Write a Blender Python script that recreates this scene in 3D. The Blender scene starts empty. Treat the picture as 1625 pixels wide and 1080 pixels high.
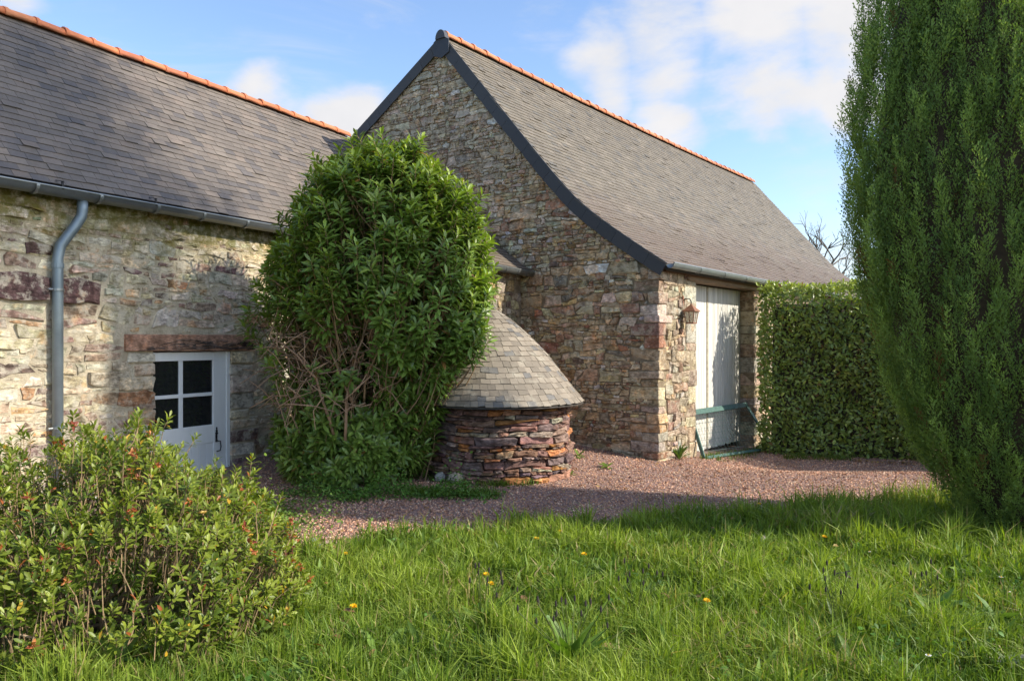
import bpy, math, random
import numpy as np
from mathutils import Vector, noise as mnoise

# ------------------------------------------------------------------ camera, sky, sun, exposure
SC = bpy.context.scene
COL = SC.collection
F_PX, CX, CY, CAM_H = 1220.0, 812.5, 540.0, 1.95
cam_d = bpy.data.cameras.new('camera')
cam_d.sensor_width = 36.0
cam_d.lens = F_PX / 1625.0 * 36.0
cam_d.clip_start = 0.05
cam_d.clip_end = 2000.0
cam = bpy.data.objects.new('camera', cam_d)
cam.location = (0, 0, CAM_H)
cam.rotation_euler = (math.radians(90), 0, 0)
COL.objects.link(cam)
SC.camera = cam

SUN_EL = math.radians(36.0)
SUN_AZ = math.atan2(0.96, -0.28)            # measured from +Y towards +X
SUN = Vector((math.sin(SUN_AZ) * math.cos(SUN_EL), math.cos(SUN_AZ) * math.cos(SUN_EL), math.sin(SUN_EL)))
SUN_STRENGTH, SKY_STRENGTH, EXPOSURE = 2.55, 0.15, 1.42
sd = bpy.data.lights.new('sun', 'SUN')
sd.energy = SUN_STRENGTH
sd.angle = math.radians(0.55)
sd.color = (1.0, 0.93, 0.80)
so = bpy.data.objects.new('sun', sd)
so.rotation_euler = SUN.to_track_quat('Z', 'Y').to_euler()
so.location = (20, -6, 20)
COL.objects.link(so)

SC.view_settings.view_transform = 'Standard'
SC.view_settings.look = 'None'
SC.view_settings.exposure = EXPOSURE
SC.view_settings.gamma = 1.0
SC.view_settings.use_curve_mapping = False


class NT:
    """tiny helper for node trees"""
    def __init__(self, tree):
        self.t = tree
        self.n = tree.nodes
        self.l = tree.links

    def add(self, typ, **kw):
        nd = self.n.new(typ)
        for k, v in kw.items():
            setattr(nd, k, v)
        return nd

    def put(self, sock, v):
        if v is None:
            return
        if isinstance(v, bpy.types.NodeSocket):
            self.l.new(v, sock)
        else:
            if sock.type == 'RGBA' and hasattr(v, '__len__') and len(v) == 3:
                v = (*v, 1.0)
            sock.default_value = v

    def math(self, op, a, b=None, c=None, clamp=False):
        nd = self.add('ShaderNodeMath', operation=op)
        nd.use_clamp = clamp
        for i, v in enumerate((a, b, c)):
            self.put(nd.inputs[i], v)
        return nd.outputs[0]

    def vmath(self, op, a, b=None):
        nd = self.add('ShaderNodeVectorMath', operation=op)
        self.put(nd.inputs[0], a)
        if b is not None:
            self.put(nd.inputs[1], b)
        return nd.outputs['Value'] if op in ('DOT_PRODUCT', 'LENGTH') else nd.outputs[0]

    def mix(self, fac, a, b, blend='MIX'):
        nd = self.add('ShaderNodeMix', data_type='RGBA', blend_type=blend)
        self.put(nd.inputs[0], fac)
        self.put(nd.inputs[6], a)
        self.put(nd.inputs[7], b)
        return nd.outputs[2]

    def noise(self, vec, scale, detail=4.0, rough=0.55, dist=0.0):
        nd = self.add('ShaderNodeTexNoise')
        self.put(nd.inputs['Vector'], vec)
        self.put(nd.inputs['Scale'], scale)
        nd.inputs['Detail'].default_value = detail
        nd.inputs['Roughness'].default_value = rough
        nd.inputs['Distortion'].default_value = dist
        return nd.outputs[0]

    def step(self, v, lo, hi, a=0.0, b=1.0):
        nd = self.add('ShaderNodeMapRange', interpolation_type='SMOOTHSTEP')
        self.put(nd.inputs[0], v)
        for i, x in zip((1, 2, 3, 4), (lo, hi, a, b)):
            nd.inputs[i].default_value = x
        return nd.outputs[0]

    def lin(self, v, lo, hi, a=0.0, b=1.0):
        nd = self.add('ShaderNodeMapRange')
        self.put(nd.inputs[0], v)
        for i, x in zip((1, 2, 3, 4), (lo, hi, a, b)):
            nd.inputs[i].default_value = x
        return nd.outputs[0]

    def scale(self, vec, s):
        nd = self.add('ShaderNodeMapping')
        self.put(nd.inputs[0], vec)
        nd.inputs['Scale'].default_value = s
        return nd.outputs[0]

    def bump(self, h, strength, dist, nrm=None):
        nd = self.add('ShaderNodeBump')
        nd.inputs['Strength'].default_value = strength
        nd.inputs['Distance'].default_value = dist
        self.put(nd.inputs['Height'], h)
        if nrm is not None:
            self.put(nd.inputs['Normal'], nrm)
        return nd.outputs[0]


world = bpy.data.worlds.new('World')
SC.world = world
world.use_nodes = True
w = NT(world.node_tree)
w.n.clear()
sky = w.add('ShaderNodeTexSky', sky_type='NISHITA')
sky.sun_disc = False
sky.sun_elevation = SUN_EL
sky.sun_rotation = SUN_AZ
sky.air_density = 1.0
sky.dust_density = 1.0
sky.ozone_density = 1.0
dirv = w.add('ShaderNodeTexCoord').outputs['Generated']
cl = w.noise(w.scale(dirv, (1.0, 1.0, 2.2)), 3.8, 9.0, 0.55, 0.2)
wisp = w.noise(w.scale(dirv, (1.0, 1.0, 3.4)), 3.6, 7.0, 0.62, 0.9)
bias = None
for px, py, rad, amt in ((1200, 55, 0.17, 0.36), (1340, 30, 0.16, 0.34), (1060, 75, 0.14, 0.34), (1350, 150, 0.06, 0.30), (970, 95, 0.10, 0.30),
                         (1050, 200, 0.09, 0.28), (560, 195, 0.07, 0.3), (970, 160, 0.07, 0.24), (1250, 110, 0.10, 0.26), (20, 5, 0.06, 0.2), (410, 120, 0.06, 0.14)):
    d = Vector(((px - CX) / F_PX, 1.0, (CY - py) / F_PX)).normalized()
    dd = w.vmath('LENGTH', w.vmath('SUBTRACT', dirv, tuple(d)))
    b = w.step(dd, rad, 0.0, 0.0, amt)
    bias = b if bias is None else w.math('MAXIMUM', bias, b)
cm = w.step(w.math('ADD', cl, bias), 0.54, 0.76)
wm = w.math('MULTIPLY', w.step(wisp, 0.46, 0.78), 0.42)
cmask = w.math('MAXIMUM', cm, wm)
cshade = w.mix(w.noise(dirv, 11.0, 5.0), (1.9, 1.93, 2.05), (2.45, 2.4, 2.4))
skyc = w.mix(1.0, sky.outputs[0], (0.61, 0.65, 0.71), 'MULTIPLY')
skymix = w.mix(cmask, skyc, cshade)
bg = w.add('ShaderNodeBackground')
w.put(bg.inputs[0], skymix)
bg.inputs[1].default_value = SKY_STRENGTH
wo = w.add('ShaderNodeOutputWorld')
w.l.new(bg.outputs[0], wo.inputs[0])

# ------------------------------------------------------------------ general helpers
rng = np.random.default_rng(7)
random.seed(7)
Z3 = np.array((0.0, 0.0, 1.0))


def A(*v):
    return np.array(v, dtype=float)


def unit(v):
    v = np.asarray(v, float)
    return v / np.maximum(np.linalg.norm(v, axis=-1, keepdims=True), 1e-9)


def proj(P):
    P = np.asarray(P, float)
    Y = np.maximum(P[..., 1], 0.05)
    return CX + F_PX * P[..., 0] / Y, CY - F_PX * (P[..., 2] - CAM_H) / Y


def at(px, Y, z=None, py=None):
    X = (px - CX) / F_PX * Y
    if z is None:
        z = CAM_H + (CY - py) / F_PX * Y
    return A(X, Y, z)


def inpoly(px, py, poly):
    ins = False
    n = len(poly)
    for i in range(n):
        x1, y1 = poly[i]
        x2, y2 = poly[(i + 1) % n]
        if (y1 > py) != (y2 > py) and px < (x2 - x1) * (py - y1) / (y2 - y1) + x1:
            ins = not ins
    return ins


def smooth(x, a, b):
    t = np.clip((np.asarray(x, float) - a) / (b - a), 0, 1)
    return t * t * (3 - 2 * t)


def lump(x, y, s):
    return mnoise.noise(Vector((x * s, y * s, 3.7)))


def gz(x, y):
    """height of the ground"""
    x = np.asarray(x, float)
    y = np.asarray(y, float)
    far = np.clip(-0.118 * (x - 2.4), -0.25, 0.2) * smooth(y, 11.0, 13.2) * (1 - smooth(y, 22, 40))
    near = 0.22 * smooth(-y, -8.0, -3.0)
    return far + near + 0.02 * np.sin(x * 1.7 + 0.6) * np.sin(y * 1.3) * (1 - smooth(y, 9, 12))


def empty(name, loc, label, cat, group=None):
    o = bpy.data.objects.new(name, None)
    o.empty_display_size = 0.2
    o.location = tuple(float(v) for v in loc)
    COL.objects.link(o)
    o['label'] = label
    o['category'] = cat
    if group:
        o['group'] = group
    return o


def root_of(o):
    while o.parent is not None:
        o = o.parent
    return o


def obj_np(name, V, faces, mat, parent=None, tint=None, smooth_sh=False, kind=None):
    """faces: list of int arrays (m, k). V in world space; children are stored relative to the root of their thing"""
    V = np.asarray(V, dtype=np.float64).reshape(-1, 3)
    if parent is not None:
        V = V - np.array(root_of(parent).location)
    me = bpy.data.meshes.new(name)
    faces = [np.asarray(f, dtype=np.int32) for f in faces if len(f)]
    nl = sum(f.size for f in faces)
    npol = sum(len(f) for f in faces)
    me.vertices.add(len(V))
    me.vertices.foreach_set('co', V.astype(np.float32).ravel())
    me.loops.add(nl)
    me.loops.foreach_set('vertex_index', np.concatenate([f.ravel() for f in faces]))
    me.polygons.add(npol)
    starts, k0 = [], 0
    for f in faces:
        starts.append(k0 + np.arange(len(f)) * f.shape[1])
        k0 += f.size
    me.polygons.foreach_set('loop_start', np.concatenate(starts).astype(np.int32))
    me.polygons.foreach_set('use_smooth', np.full(npol, bool(smooth_sh), dtype=bool))
    me.update(calc_edges=True)
    if tint is not None:
        tint = np.asarray(tint, float)
        if tint.ndim == 1:
            tint = np.repeat(tint[None, :], len(V), 0)
        at_ = me.color_attributes.new('tint', 'FLOAT_COLOR', 'POINT')
        at_.data.foreach_set('color', np.concatenate([tint[:, :3], np.ones((len(V), 1))], 1).astype(np.float32).ravel())
    me.materials.append(mat)
    o = bpy.data.objects.new(name, me)
    COL.objects.link(o)
    if parent is not None:
        o.parent = parent
    if kind:
        o['kind'] = kind
    return o


def join(pieces):
    """pieces: (V, faces(list of index lists), tint) -> V, face arrays by size, tint"""
    Vs, Ts, by = [], [], {}
    k = 0
    for p in pieces:
        V, fs, t = p[0], p[1], p[2]
        Vs.append(V)
        Ts.append(np.repeat(np.asarray(t, float)[None, :3], len(V), 0))
        for f in fs:
            by.setdefault(len(f), []).append([i + k for i in f])
        k += len(V)
    return np.concatenate(Vs), [np.array(v) for v in by.values()], np.concatenate(Ts)


def obj_pieces(name, pieces, mat, parent=None, kind=None, smooth_sh=False):
    V, fa, t = join(pieces)
    return obj_np(name, V, fa, mat, parent, t, smooth_sh, kind)


BUSH_PX = [(600, 208), (520, 225), (468, 262), (438, 320), (410, 380), (392, 470), (400, 520), (430, 600), (410, 700), (412, 752),
           (470, 792), (560, 806), (640, 790), (690, 760), (690, 690), (730, 620), (770, 560), (795, 480), (790, 400), (770, 330), (740, 270), (690, 225)]
CYP_PX = [(1370, 0), (1345, 150), (1328, 290), (1335, 420), (1370, 540), (1420, 650), (1480, 740), (1530, 810), (1560, 850), (1625, 850), (1625, 0)]
SHRUB_PX = [(0, 665), (60, 690), (130, 740), (250, 700), (330, 770), (400, 790), (480, 870), (480, 1000), (440, 1080), (0, 1080)]
HEDGE_PX = [(1203, 445), (1500, 438), (1500, 720), (1203, 705)]
OVEN_PX = [(785, 480), (840, 530), (920, 630), (903, 640), (903, 760), (800, 775), (690, 760), (690, 640), (740, 560)]


def weight(V, occl=(BUSH_PX, CYP_PX, SHRUB_PX, HEDGE_PX), min_px=10):
    px, py = proj(V)
    cx, cy = px.mean(), py.mean()
    if V[:, 1].min() < 0.3 or cx < -2 or cx > 1627 or cy < -2 or cy > 1082:
        return 0.0
    wx, wy = px.max() - px.min(), py.max() - py.min()
    if max(wx, wy) < min_px:
        return 0.0
    for pl in occl:
        if inpoly(cx, cy, pl):
            return 0.0
    return wx * wy


def emit(pieces, name, rest, mat, parent, limit=300, occl=(BUSH_PX, CYP_PX, SHRUB_PX, HEDGE_PX), min_px=10, smooth_sh=False):
    ws = [weight(p[0], occl, min_px) for p in pieces]
    order = sorted(range(len(pieces)), key=lambda i: -ws[i])
    own = [i for i in order[:limit] if ws[i] > 0]
    s = set(own)
    for i in own:
        V, fs, t = pieces[i][:3]
        obj_pieces(name, [(V, fs, t)], mat, parent, None, smooth_sh)
    left = [p for i, p in enumerate(pieces) if i not in s]
    if left:
        obj_pieces(rest, left, mat, parent, 'stuff', smooth_sh)
    return len(own), len(left)


# chamfered box ------------------------------------------------------
def _cbox_topology():
    idx, corners = {}, [(a, b, c) for a in (-1, 1) for b in (-1, 1) for c in (-1, 1)]
    for c in corners:
        for k in range(3):
            idx[(c, k)] = len(idx)
    fs = []
    for k in range(3):
        i, j = [x for x in range(3) if x != k]
        for s in (-1, 1):
            ring = []
            for a, b in ((-1, -1), (1, -1), (1, 1), (-1, 1)):
                c = [0, 0, 0]
                c[k], c[i], c[j] = s, a, b
                ring.append(idx[(tuple(c), k)])
            fs.append(ring)
    for k in range(3):
        i, j = [x for x in range(3) if x != k]
        for a in (-1, 1):
            for b in (-1, 1):
                c0, c1 = [0, 0, 0], [0, 0, 0]
                c0[k], c0[i], c0[j] = -1, a, b
                c1[k], c1[i], c1[j] = 1, a, b
                c0, c1 = tuple(c0), tuple(c1)
                fs.append([idx[(c0, i)], idx[(c1, i)], idx[(c1, j)], idx[(c0, j)]])
    for c in corners:
        fs.append([idx[(c, 0)], idx[(c, 1)], idx[(c, 2)]])
    keys = sorted(idx, key=lambda q: idx[q])
    sg = np.array([q[0] for q in keys], float)
    ax = np.array([q[1] for q in keys])
    return sg, ax, fs


_SG, _AX, _CF = _cbox_topology()


def cbox(center, half, axes=None, c=0.004, jit=0.0, tint=(1, 1, 1)):
    half = np.asarray(half, float)
    L = _SG * half
    inset = np.ones_like(L) * c
    inset[np.arange(24), _AX] = 0
    L = L - _SG * inset
    if jit:
        cj = rng.normal(0, jit, (8, 3))
        ci = ((_SG[:, 0] > 0) * 4 + (_SG[:, 1] > 0) * 2 + (_SG[:, 2] > 0) * 1).astype(int)
        L = L + cj[ci] + rng.normal(0, jit * 0.35, L.shape)
    if axes is None:
        axes = np.eye(3)
    return (np.asarray(center, float) + L @ np.asarray(axes, float), _CF, tint)


def beam(p0, p1, wd, ht, up=Z3, c=0.004, jit=0.0, tint=(1, 1, 1)):
    """box from p0 to p1; wd across, ht along 'up'"""
    p0, p1 = np.asarray(p0, float), np.asarray(p1, float)
    d = p1 - p0
    L = np.linalg.norm(d)
    x = d / L
    z = unit(np.asarray(up, float) - x * np.dot(up, x))
    y = np.cross(z, x)
    return cbox((p0 + p1) / 2, (L / 2, wd / 2, ht / 2), np.array([x, y, z]), c, jit, tint)


def tube(pts, radii, sides=6, tint=(1, 1, 1), cap=True):
    pts = np.asarray(pts, float)
    n = len(pts)
    radii = np.broadcast_to(np.asarray(radii, float), (n,))
    T = np.gradient(pts, axis=0)
    T = unit(T)
    ref = A(0, 0, 1) if abs(T[0][2]) < 0.9 else A(1, 0, 0)
    V, fs = [], []
    x = unit(np.cross(ref, T[0]))
    for i in range(n):
        x = unit(x - T[i] * np.dot(x, T[i]))
        y = np.cross(T[i], x)
        for k in range(sides):
            a = 2 * math.pi * k / sides
            V.append(pts[i] + radii[i] * (math.cos(a) * x + math.sin(a) * y))
    for i in range(n - 1):
        for k in range(sides):
            k2 = (k + 1) % sides
            fs.append([i * sides + k, i * sides + k2, (i + 1) * sides + k2, (i + 1) * sides + k])
    if cap:
        fs.append([k for k in range(sides)][::-1])
        fs.append([(n - 1) * sides + k for k in range(sides)])
    return (np.array(V), fs, tint)


def bez(p0, p1, p2, n=5):
    t = np.linspace(0, 1, n)[:, None]
    return (1 - t) ** 2 * p0 + 2 * t * (1 - t) * p1 + t ** 2 * p2


def lathe(profile, sides, origin, axes=None, tint=(1, 1, 1)):
    """profile: list of (r, h)"""
    V, fs = [], []
    for r, h in profile:
        for k in range(sides):
            a = 2 * math.pi * k / sides
            V.append((r * math.cos(a), r * math.sin(a), h))
    V = np.array(V)
    if axes is not None:
        V = V @ np.asarray(axes)
    m = len(profile)
    for i in range(m - 1):
        for k in range(sides):
            k2 = (k + 1) % sides
            fs.append([i * sides + k, i * sides + k2, (i + 1) * sides + k2, (i + 1) * sides + k])
    fs.append(list(range(sides))[::-1])
    fs.append([(m - 1) * sides + k for k in range(sides)])
    return (V + np.asarray(origin, float), fs, tint)


def prism(poly, axis_vec, tint=(1, 1, 1)):
    """poly: (n,3) loop, extruded by axis_vec"""
    P = np.asarray(poly, float)
    n = len(P)
    V = np.concatenate([P, P + np.asarray(axis_vec, float)])
    fs = [list(range(n)), list(range(2 * n - 1, n - 1, -1))]
    for i in range(n):
        j = (i + 1) % n
        fs.append([i, i + n, j + n, j])
    return (V, fs, tint)


def scatter(pv, pf, pos, R, sc):
    """copies of proto verts pv (p,3) with faces pf [(m,k)...] -> V, faces"""
    n, p = len(pos), len(pv)
    sc = np.asarray(sc, float)
    if sc.ndim == 1:
        sc = np.repeat(sc[:, None], 3, 1)
    L = pv[None, :, :] * sc[:, None, :]
    V = np.einsum('npk,nkj->npj', L, R) + pos[:, None, :]
    off = (np.arange(n) * p)[:, None, None]
    return V.reshape(-1, 3), [(np.asarray(f)[None, :, :] + off).reshape(-1, np.asarray(f).shape[1]) for f in pf]


def frames(d, nrm):
    """rows x,y,z: y along d, z near nrm"""
    y = unit(d)
    z = unit(nrm - y * np.sum(nrm * y, -1, keepdims=True) + 1e-6)
    x = np.cross(y, z)
    return np.stack([x, y, z], 1)


# ------------------------------------------------------------------ materials
def new_mat(name):
    m = bpy.data.materials.new(name)
    m.use_nodes = True
    t = NT(m.node_tree)
    p = t.n['Principled BSDF']
    return m, t, p


def attr(t):
    a = t.add('ShaderNodeAttribute')
    a.attribute_name = 'tint'
    return a.outputs['Color']


def opos(t):
    return t.add('ShaderNodeNewGeometry').outputs['Position']


def sepz(t, v):
    s = t.add('ShaderNodeSeparateXYZ')
    t.put(s.inputs[0], v)
    return s.outputs[2]


def stone_material(name, lichen=(0.46, 0.45, 0.40), lich_amt=0.55, lo=0.54, hi=0.66, moss=None, lam=5.0, bump=0.8, spots=0.0):
    m, t, p = new_mat(name)
    P = opos(t)
    lamv = t.scale(P, (1.0, 1.0, lam))
    n1 = t.noise(P, 9.0, 6.0, 0.62)
    n2 = t.noise(lamv, 16.0, 6.0, 0.65)
    c = t.mix(1.0, attr(t), t.mix(t.step(n1, 0.25, 0.75), (0.5, 0.48, 0.46), (1.5, 1.5, 1.5)), 'MULTIPLY')
    c = t.mix(0.8, c, t.mix(t.step(n2, 0.3, 0.7), (0.45, 0.42, 0.4), (1.4, 1.4, 1.4)), 'MULTIPLY')
    ln = t.noise(P, 6.5, 9.0, 0.68)
    c = t.mix(t.math('MULTIPLY', t.step(ln, lo, hi), lich_amt), c, lichen)
    if spots:
        vor = t.add('ShaderNodeTexVoronoi')
        t.put(vor.inputs['Vector'], P)
        vor.inputs['Scale'].default_value = 13.0
        sp = t.step(t.math('ADD', vor.outputs['Distance'], t.math('MULTIPLY', t.noise(P, 30.0, 3.0), 0.3)), 0.36, 0.30)
        c = t.mix(t.math('MULTIPLY', sp, spots), c, (0.62, 0.61, 0.56))
    och = t.noise(P, 3.3, 5.0, 0.6)
    c = t.mix(t.math('MULTIPLY', t.step(och, 0.56, 0.7), 0.45), c, t.mix(1.0, c, (1.5, 0.95, 0.5), 'MULTIPLY'))
    if moss:
        z0, z1, mc = moss
        mm = t.math('MULTIPLY', t.step(t.math('ADD', sepz(t, P), t.math('MULTIPLY', t.math('SUBTRACT', t.noise(P, 3.0, 5.0), 0.5), 1.1)), z0, z1), t.step(t.noise(P, 8.0, 6.0, 0.7), 0.36, 0.58))
        c = t.mix(t.math('MULTIPLY', mm, 0.85), c, mc)
    t.put(p.inputs['Base Color'], c)
    p.inputs['Roughness'].default_value = 0.92
    p.inputs['Specular IOR Level'].default_value = 0.2
    h = t.math('ADD', t.math('MULTIPLY', n2, 0.7), t.math('MULTIPLY', t.noise(lamv, 55.0, 5.0, 0.7), 0.45))
    t.put(p.inputs['Normal'], t.bump(h, bump, 0.03))
    return m


def mortar_material(name, col, dark, moss=None):
    m, t, p = new_mat(name)
    P = opos(t)
    n = t.noise(P, 7.0, 8.0, 0.65)
    c = t.mix(t.step(n, 0.32, 0.68), dark, col)
    c = t.mix(0.6, c, t.mix(t.noise(P, 45.0, 5.0, 0.7), (0.6, 0.6, 0.6), (1.35, 1.35, 1.35)), 'MULTIPLY')
    if moss:
        z0, z1, mc = moss
        mm = t.math('MULTIPLY', t.step(t.math('ADD', sepz(t, P), t.math('MULTIPLY', t.math('SUBTRACT', t.noise(P, 3.0, 5.0), 0.5), 1.1)), z0, z1), t.step(t.noise(P, 8.0, 6.0, 0.7), 0.33, 0.55))
        c = t.mix(t.math('MULTIPLY', mm, 0.9), c, mc)
    t.put(p.inputs['Base Color'], c)
    p.inputs['Roughness'].default_value = 0.95
    p.inputs['Specular IOR Level'].default_value = 0.15
    h = t.math('ADD', t.noise(P, 18.0, 8.0, 0.7), t.math('MULTIPLY', t.noise(P, 90.0, 4.0, 0.7), 0.4))
    t.put(p.inputs['Normal'], t.bump(h, 0.9, 0.035))
    return m


def slate_material(name, low_c=None, zr=(3.2, 5.0), lich=0.25, lichc=(0.34, 0.31, 0.24), rough=0.62):
    m, t, p = new_mat(name)
    P = opos(t)
    c = t.mix(1.0, attr(t), t.mix(t.noise(P, 0.9, 6.0, 0.6), (0.75, 0.75, 0.76), (1.25, 1.24, 1.2)), 'MULTIPLY')
    c = t.mix(0.6, c, t.mix(t.noise(P, 24.0, 6.0, 0.65), (0.65, 0.65, 0.65), (1.3, 1.3, 1.3)), 'MULTIPLY')
    if low_c:
        f = t.step(t.math('ADD', sepz(t, P), t.math('MULTIPLY', t.math('SUBTRACT', t.noise(P, 0.8, 4.0), 0.5), 2.2)), zr[1], zr[0])
        c = t.mix(t.math('MULTIPLY', f, 0.6), c, low_c)
    c = t.mix(t.math('MULTIPLY', t.step(t.noise(P, 5.0, 8.0, 0.7), 0.5, 0.68), lich), c, lichc)
    t.put(p.inputs['Base Color'], c)
    p.inputs['Roughness'].default_value = rough
    p.inputs['Specular IOR Level'].default_value = 0.4
    t.put(p.inputs['Normal'], t.bump(t.noise(P, 40.0, 6.0, 0.65), 0.35, 0.01))
    return m


def plain(name, col, rough=0.6, metal=0.0, var=0.25, scale=12.0, bump=0.2, spec=0.5, tinted=False, stretch=None):
    m, t, p = new_mat(name)
    P = opos(t)
    if stretch:
        P = t.scale(P, stretch)
    n = t.noise(P, scale, 6.0, 0.6)
    base = attr(t) if tinted else (*col, 1)
    c = t.mix(1.0, base, t.mix(n, (1 - var * 1.6,) * 3, (1 + var * 1.6,) * 3), 'MULTIPLY')
    t.put(p.inputs['Base Color'], c)
    p.inputs['Roughness'].default_value = rough
    p.inputs['Metallic'].default_value = metal
    p.inputs['Specular IOR Level'].default_value = spec
    if bump:
        t.put(p.inputs['Normal'], t.bump(n, bump, 0.01))
    return m


def leaf_material(name, rough=0.4, trans=0.3, spec=0.5, tr_col=(1.5, 1.6, 0.5)):
    m, t, p = new_mat(name)
    P = opos(t)
    c = t.mix(0.7, attr(t), t.mix(t.noise(P, 30.0, 3.0), (0.65, 0.65, 0.65), (1.35, 1.35, 1.3)), 'MULTIPLY')
    t.put(p.inputs['Base Color'], c)
    p.inputs['Roughness'].default_value = rough
    p.inputs['Specular IOR Level'].default_value = spec
    tb = t.add('ShaderNodeBsdfTranslucent')
    t.put(tb.inputs[0], t.mix(1.0, c, tr_col, 'MULTIPLY'))
    mx = t.add('ShaderNodeMixShader')
    mx.inputs[0].default_value = trans
    t.l.new(p.outputs[0], mx.inputs[1])
    t.l.new(tb.outputs[0], mx.inputs[2])
    t.l.new(mx.outputs[0], t.n['Material Output'].inputs[0])
    return m


MOSS = (0.16, 0.14, 0.02)
M = {}
M['stone_house'] = stone_material('house rubble stone', lichen=(0.64, 0.575, 0.45), lich_amt=0.68, lo=0.46, hi=0.60, moss=(2.95, 3.6, MOSS), lam=2.2)
M['mortar_house'] = mortar_material('cream lime mortar', (0.68, 0.59, 0.43), (0.46, 0.385, 0.27), moss=(2.95, 3.6, MOSS))
M['stone_barn'] = stone_material('barn rubble stone', lichen=(0.57, 0.485, 0.355), lich_amt=0.6, lo=0.48, hi=0.62, lam=3.5, bump=0.9, spots=0.35)
M['mortar_barn'] = mortar_material('brown earth mortar', (0.36, 0.29, 0.195), (0.2, 0.15, 0.10))
M['stone_oven'] = stone_material('purple schist', lich_amt=0.3, lo=0.58, hi=0.7, lam=7.0, bump=0.9)
M['mortar_oven'] = mortar_material('dark joint earth', (0.09, 0.065, 0.05), (0.05, 0.035, 0.03))
M['slate_house'] = slate_material('house slate', low_c=None, lich=0.22, lichc=(0.18, 0.155, 0.13))
M['slate_barn'] = slate_material('barn slate', low_c=(0.15, 0.10, 0.075), zr=(3.2, 5.4), lich=0.35, lichc=(0.22, 0.2, 0.15))
M['slate_oven'] = slate_material('oven slate', lich=0.5, lichc=(0.42, 0.38, 0.30), rough=0.8)
M['verge'] = plain('dark verge slate', (0.055, 0.06, 0.07), 0.75, var=0.1, scale=40.0, bump=0.06, spec=0.25, tinted=True)
M['deck'] = plain('roof boarding', (0.05, 0.042, 0.035), 0.9)
M['terracotta'] = plain('orange clay tile', (0.62, 0.2, 0.075), 0.7, var=0.18, scale=6.0, tinted=True)
M['zinc'] = plain('weathered zinc', (0.30, 0.32, 0.32), 0.42, 0.75, var=0.18, scale=5.0, bump=0.05)
M['zinc_pipe'] = plain('grey zinc pipe', (0.22, 0.27, 0.30), 0.5, 0.55, var=0.2, scale=4.0, bump=0.05)
M['white_paint'] = plain('white door paint', (0.8, 0.8, 0.77), 0.5, var=0.06, scale=9.0, stretch=(1, 1, 0.2), tinted=True)
M['barn_paint'] = plain('weathered grey white boards', (0.6, 0.59, 0.53), 0.75, var=0.34, scale=22.0, stretch=(1, 1, 0.07), tinted=True, bump=0.35)
M['oak'] = plain('weathered oak', (0.16, 0.105, 0.06), 0.85, var=0.4, scale=14.0, stretch=(0.25, 0.25, 1.6), bump=0.7, tinted=True)
M['iron'] = plain('black iron', (0.015, 0.014, 0.014), 0.5, 0.4)
M['copper'] = plain('rust brown lantern metal', (0.26, 0.12, 0.07), 0.6, 0.2, var=0.3, scale=30)
M['green_metal'] = plain('faded green metal', (0.062, 0.13, 0.11), 0.65, 0.05, var=0.45, scale=16)
M['wire'] = plain('green wire', (0.10, 0.16, 0.14), 0.6, 0.2)
M['bark'] = plain('brown branch bark', (0.22, 0.13, 0.075), 0.9, var=0.35, scale=25, bump=0.5, tinted=True)
M['interior'] = plain('plaster inside', (0.12, 0.11, 0.1), 0.9)
M['grey_stone'] = stone_material('field stone', lich_amt=0.3)
M['leaf_bush'] = leaf_material('glossy evergreen leaf', 0.34, 0.25, 0.5)
M['leaf_hedge'] = leaf_material('laurel leaf', 0.36, 0.25, 0.5)
M['leaf_shrub'] = leaf_material('young shrub leaf', 0.42, 0.3, 0.4)
M['leaf_cypress'] = leaf_material('cypress spray', 0.62, 0.3, 0.25, (1.3, 1.4, 0.6))
M['grass'] = leaf_material('grass blade', 0.5, 0.35, 0.3)
M['weed'] = leaf_material('weed leaf', 0.5, 0.25, 0.3)
M['petal'] = leaf_material('petal', 0.6, 0.25, 0.2, (1, 1, 1))
gm, t_, p_ = new_mat('window glass')
p_.inputs['Base Color'].default_value = (0.02, 0.022, 0.022, 1)
p_.inputs['Roughness'].default_value = 0.03
p_.inputs['IOR'].default_value = 1.9
p_.inputs['Transmission Weight'].default_value = 0.0
p_.inputs['Specular IOR Level'].default_value = 0.6
t_.put(p_.inputs['Normal'], t_.bump(t_.noise(opos(t_), 3.0, 2.0), 0.05, 0.02))
M['glass'] = gm
lg, t_, p_ = new_mat('lantern glass')
p_.inputs['Base Color'].default_value = (0.9, 0.87, 0.78, 1)
p_.inputs['Roughness'].default_value = 0.15
p_.inputs['Transmission Weight'].default_value = 0.75
M['lantern_glass'] = lg
# ground materials
m, t, p = new_mat('red gravel bed')
P = opos(t)
c = t.mix(t.noise(P, 60.0, 4.0, 0.7), (0.14, 0.08, 0.065), (0.42, 0.27, 0.22))
c = t.mix(t.math('MULTIPLY', t.step(t.noise(P, 0.9, 5.0, 0.6), 0.45, 0.7), 0.45), c, (0.14, 0.10, 0.075))
t.put(p.inputs['Base Color'], c)
p.inputs['Roughness'].default_value = 0.9
t.put(p.inputs['Normal'], t.bump(t.noise(P, 70.0, 4.0, 0.7), 0.8, 0.02))
M['gravel_bed'] = m
M['pebble'] = plain('red gravel stone', (0.3, 0.16, 0.13), 0.85, var=0.25, scale=60, tinted=True, spec=0.3)
m, t, p = new_mat('lawn soil')
P = opos(t)
c = t.mix(t.noise(P, 5.0, 7.0, 0.7), (0.035, 0.045, 0.012), (0.06, 0.085, 0.02))
t.put(p.inputs['Base Color'], c)
p.inputs['Roughness'].default_value = 0.95
t.put(p.inputs['Normal'], t.bump(t.noise(P, 40.0, 5.0, 0.7), 0.9, 0.03))
M['soil'] = m
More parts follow.
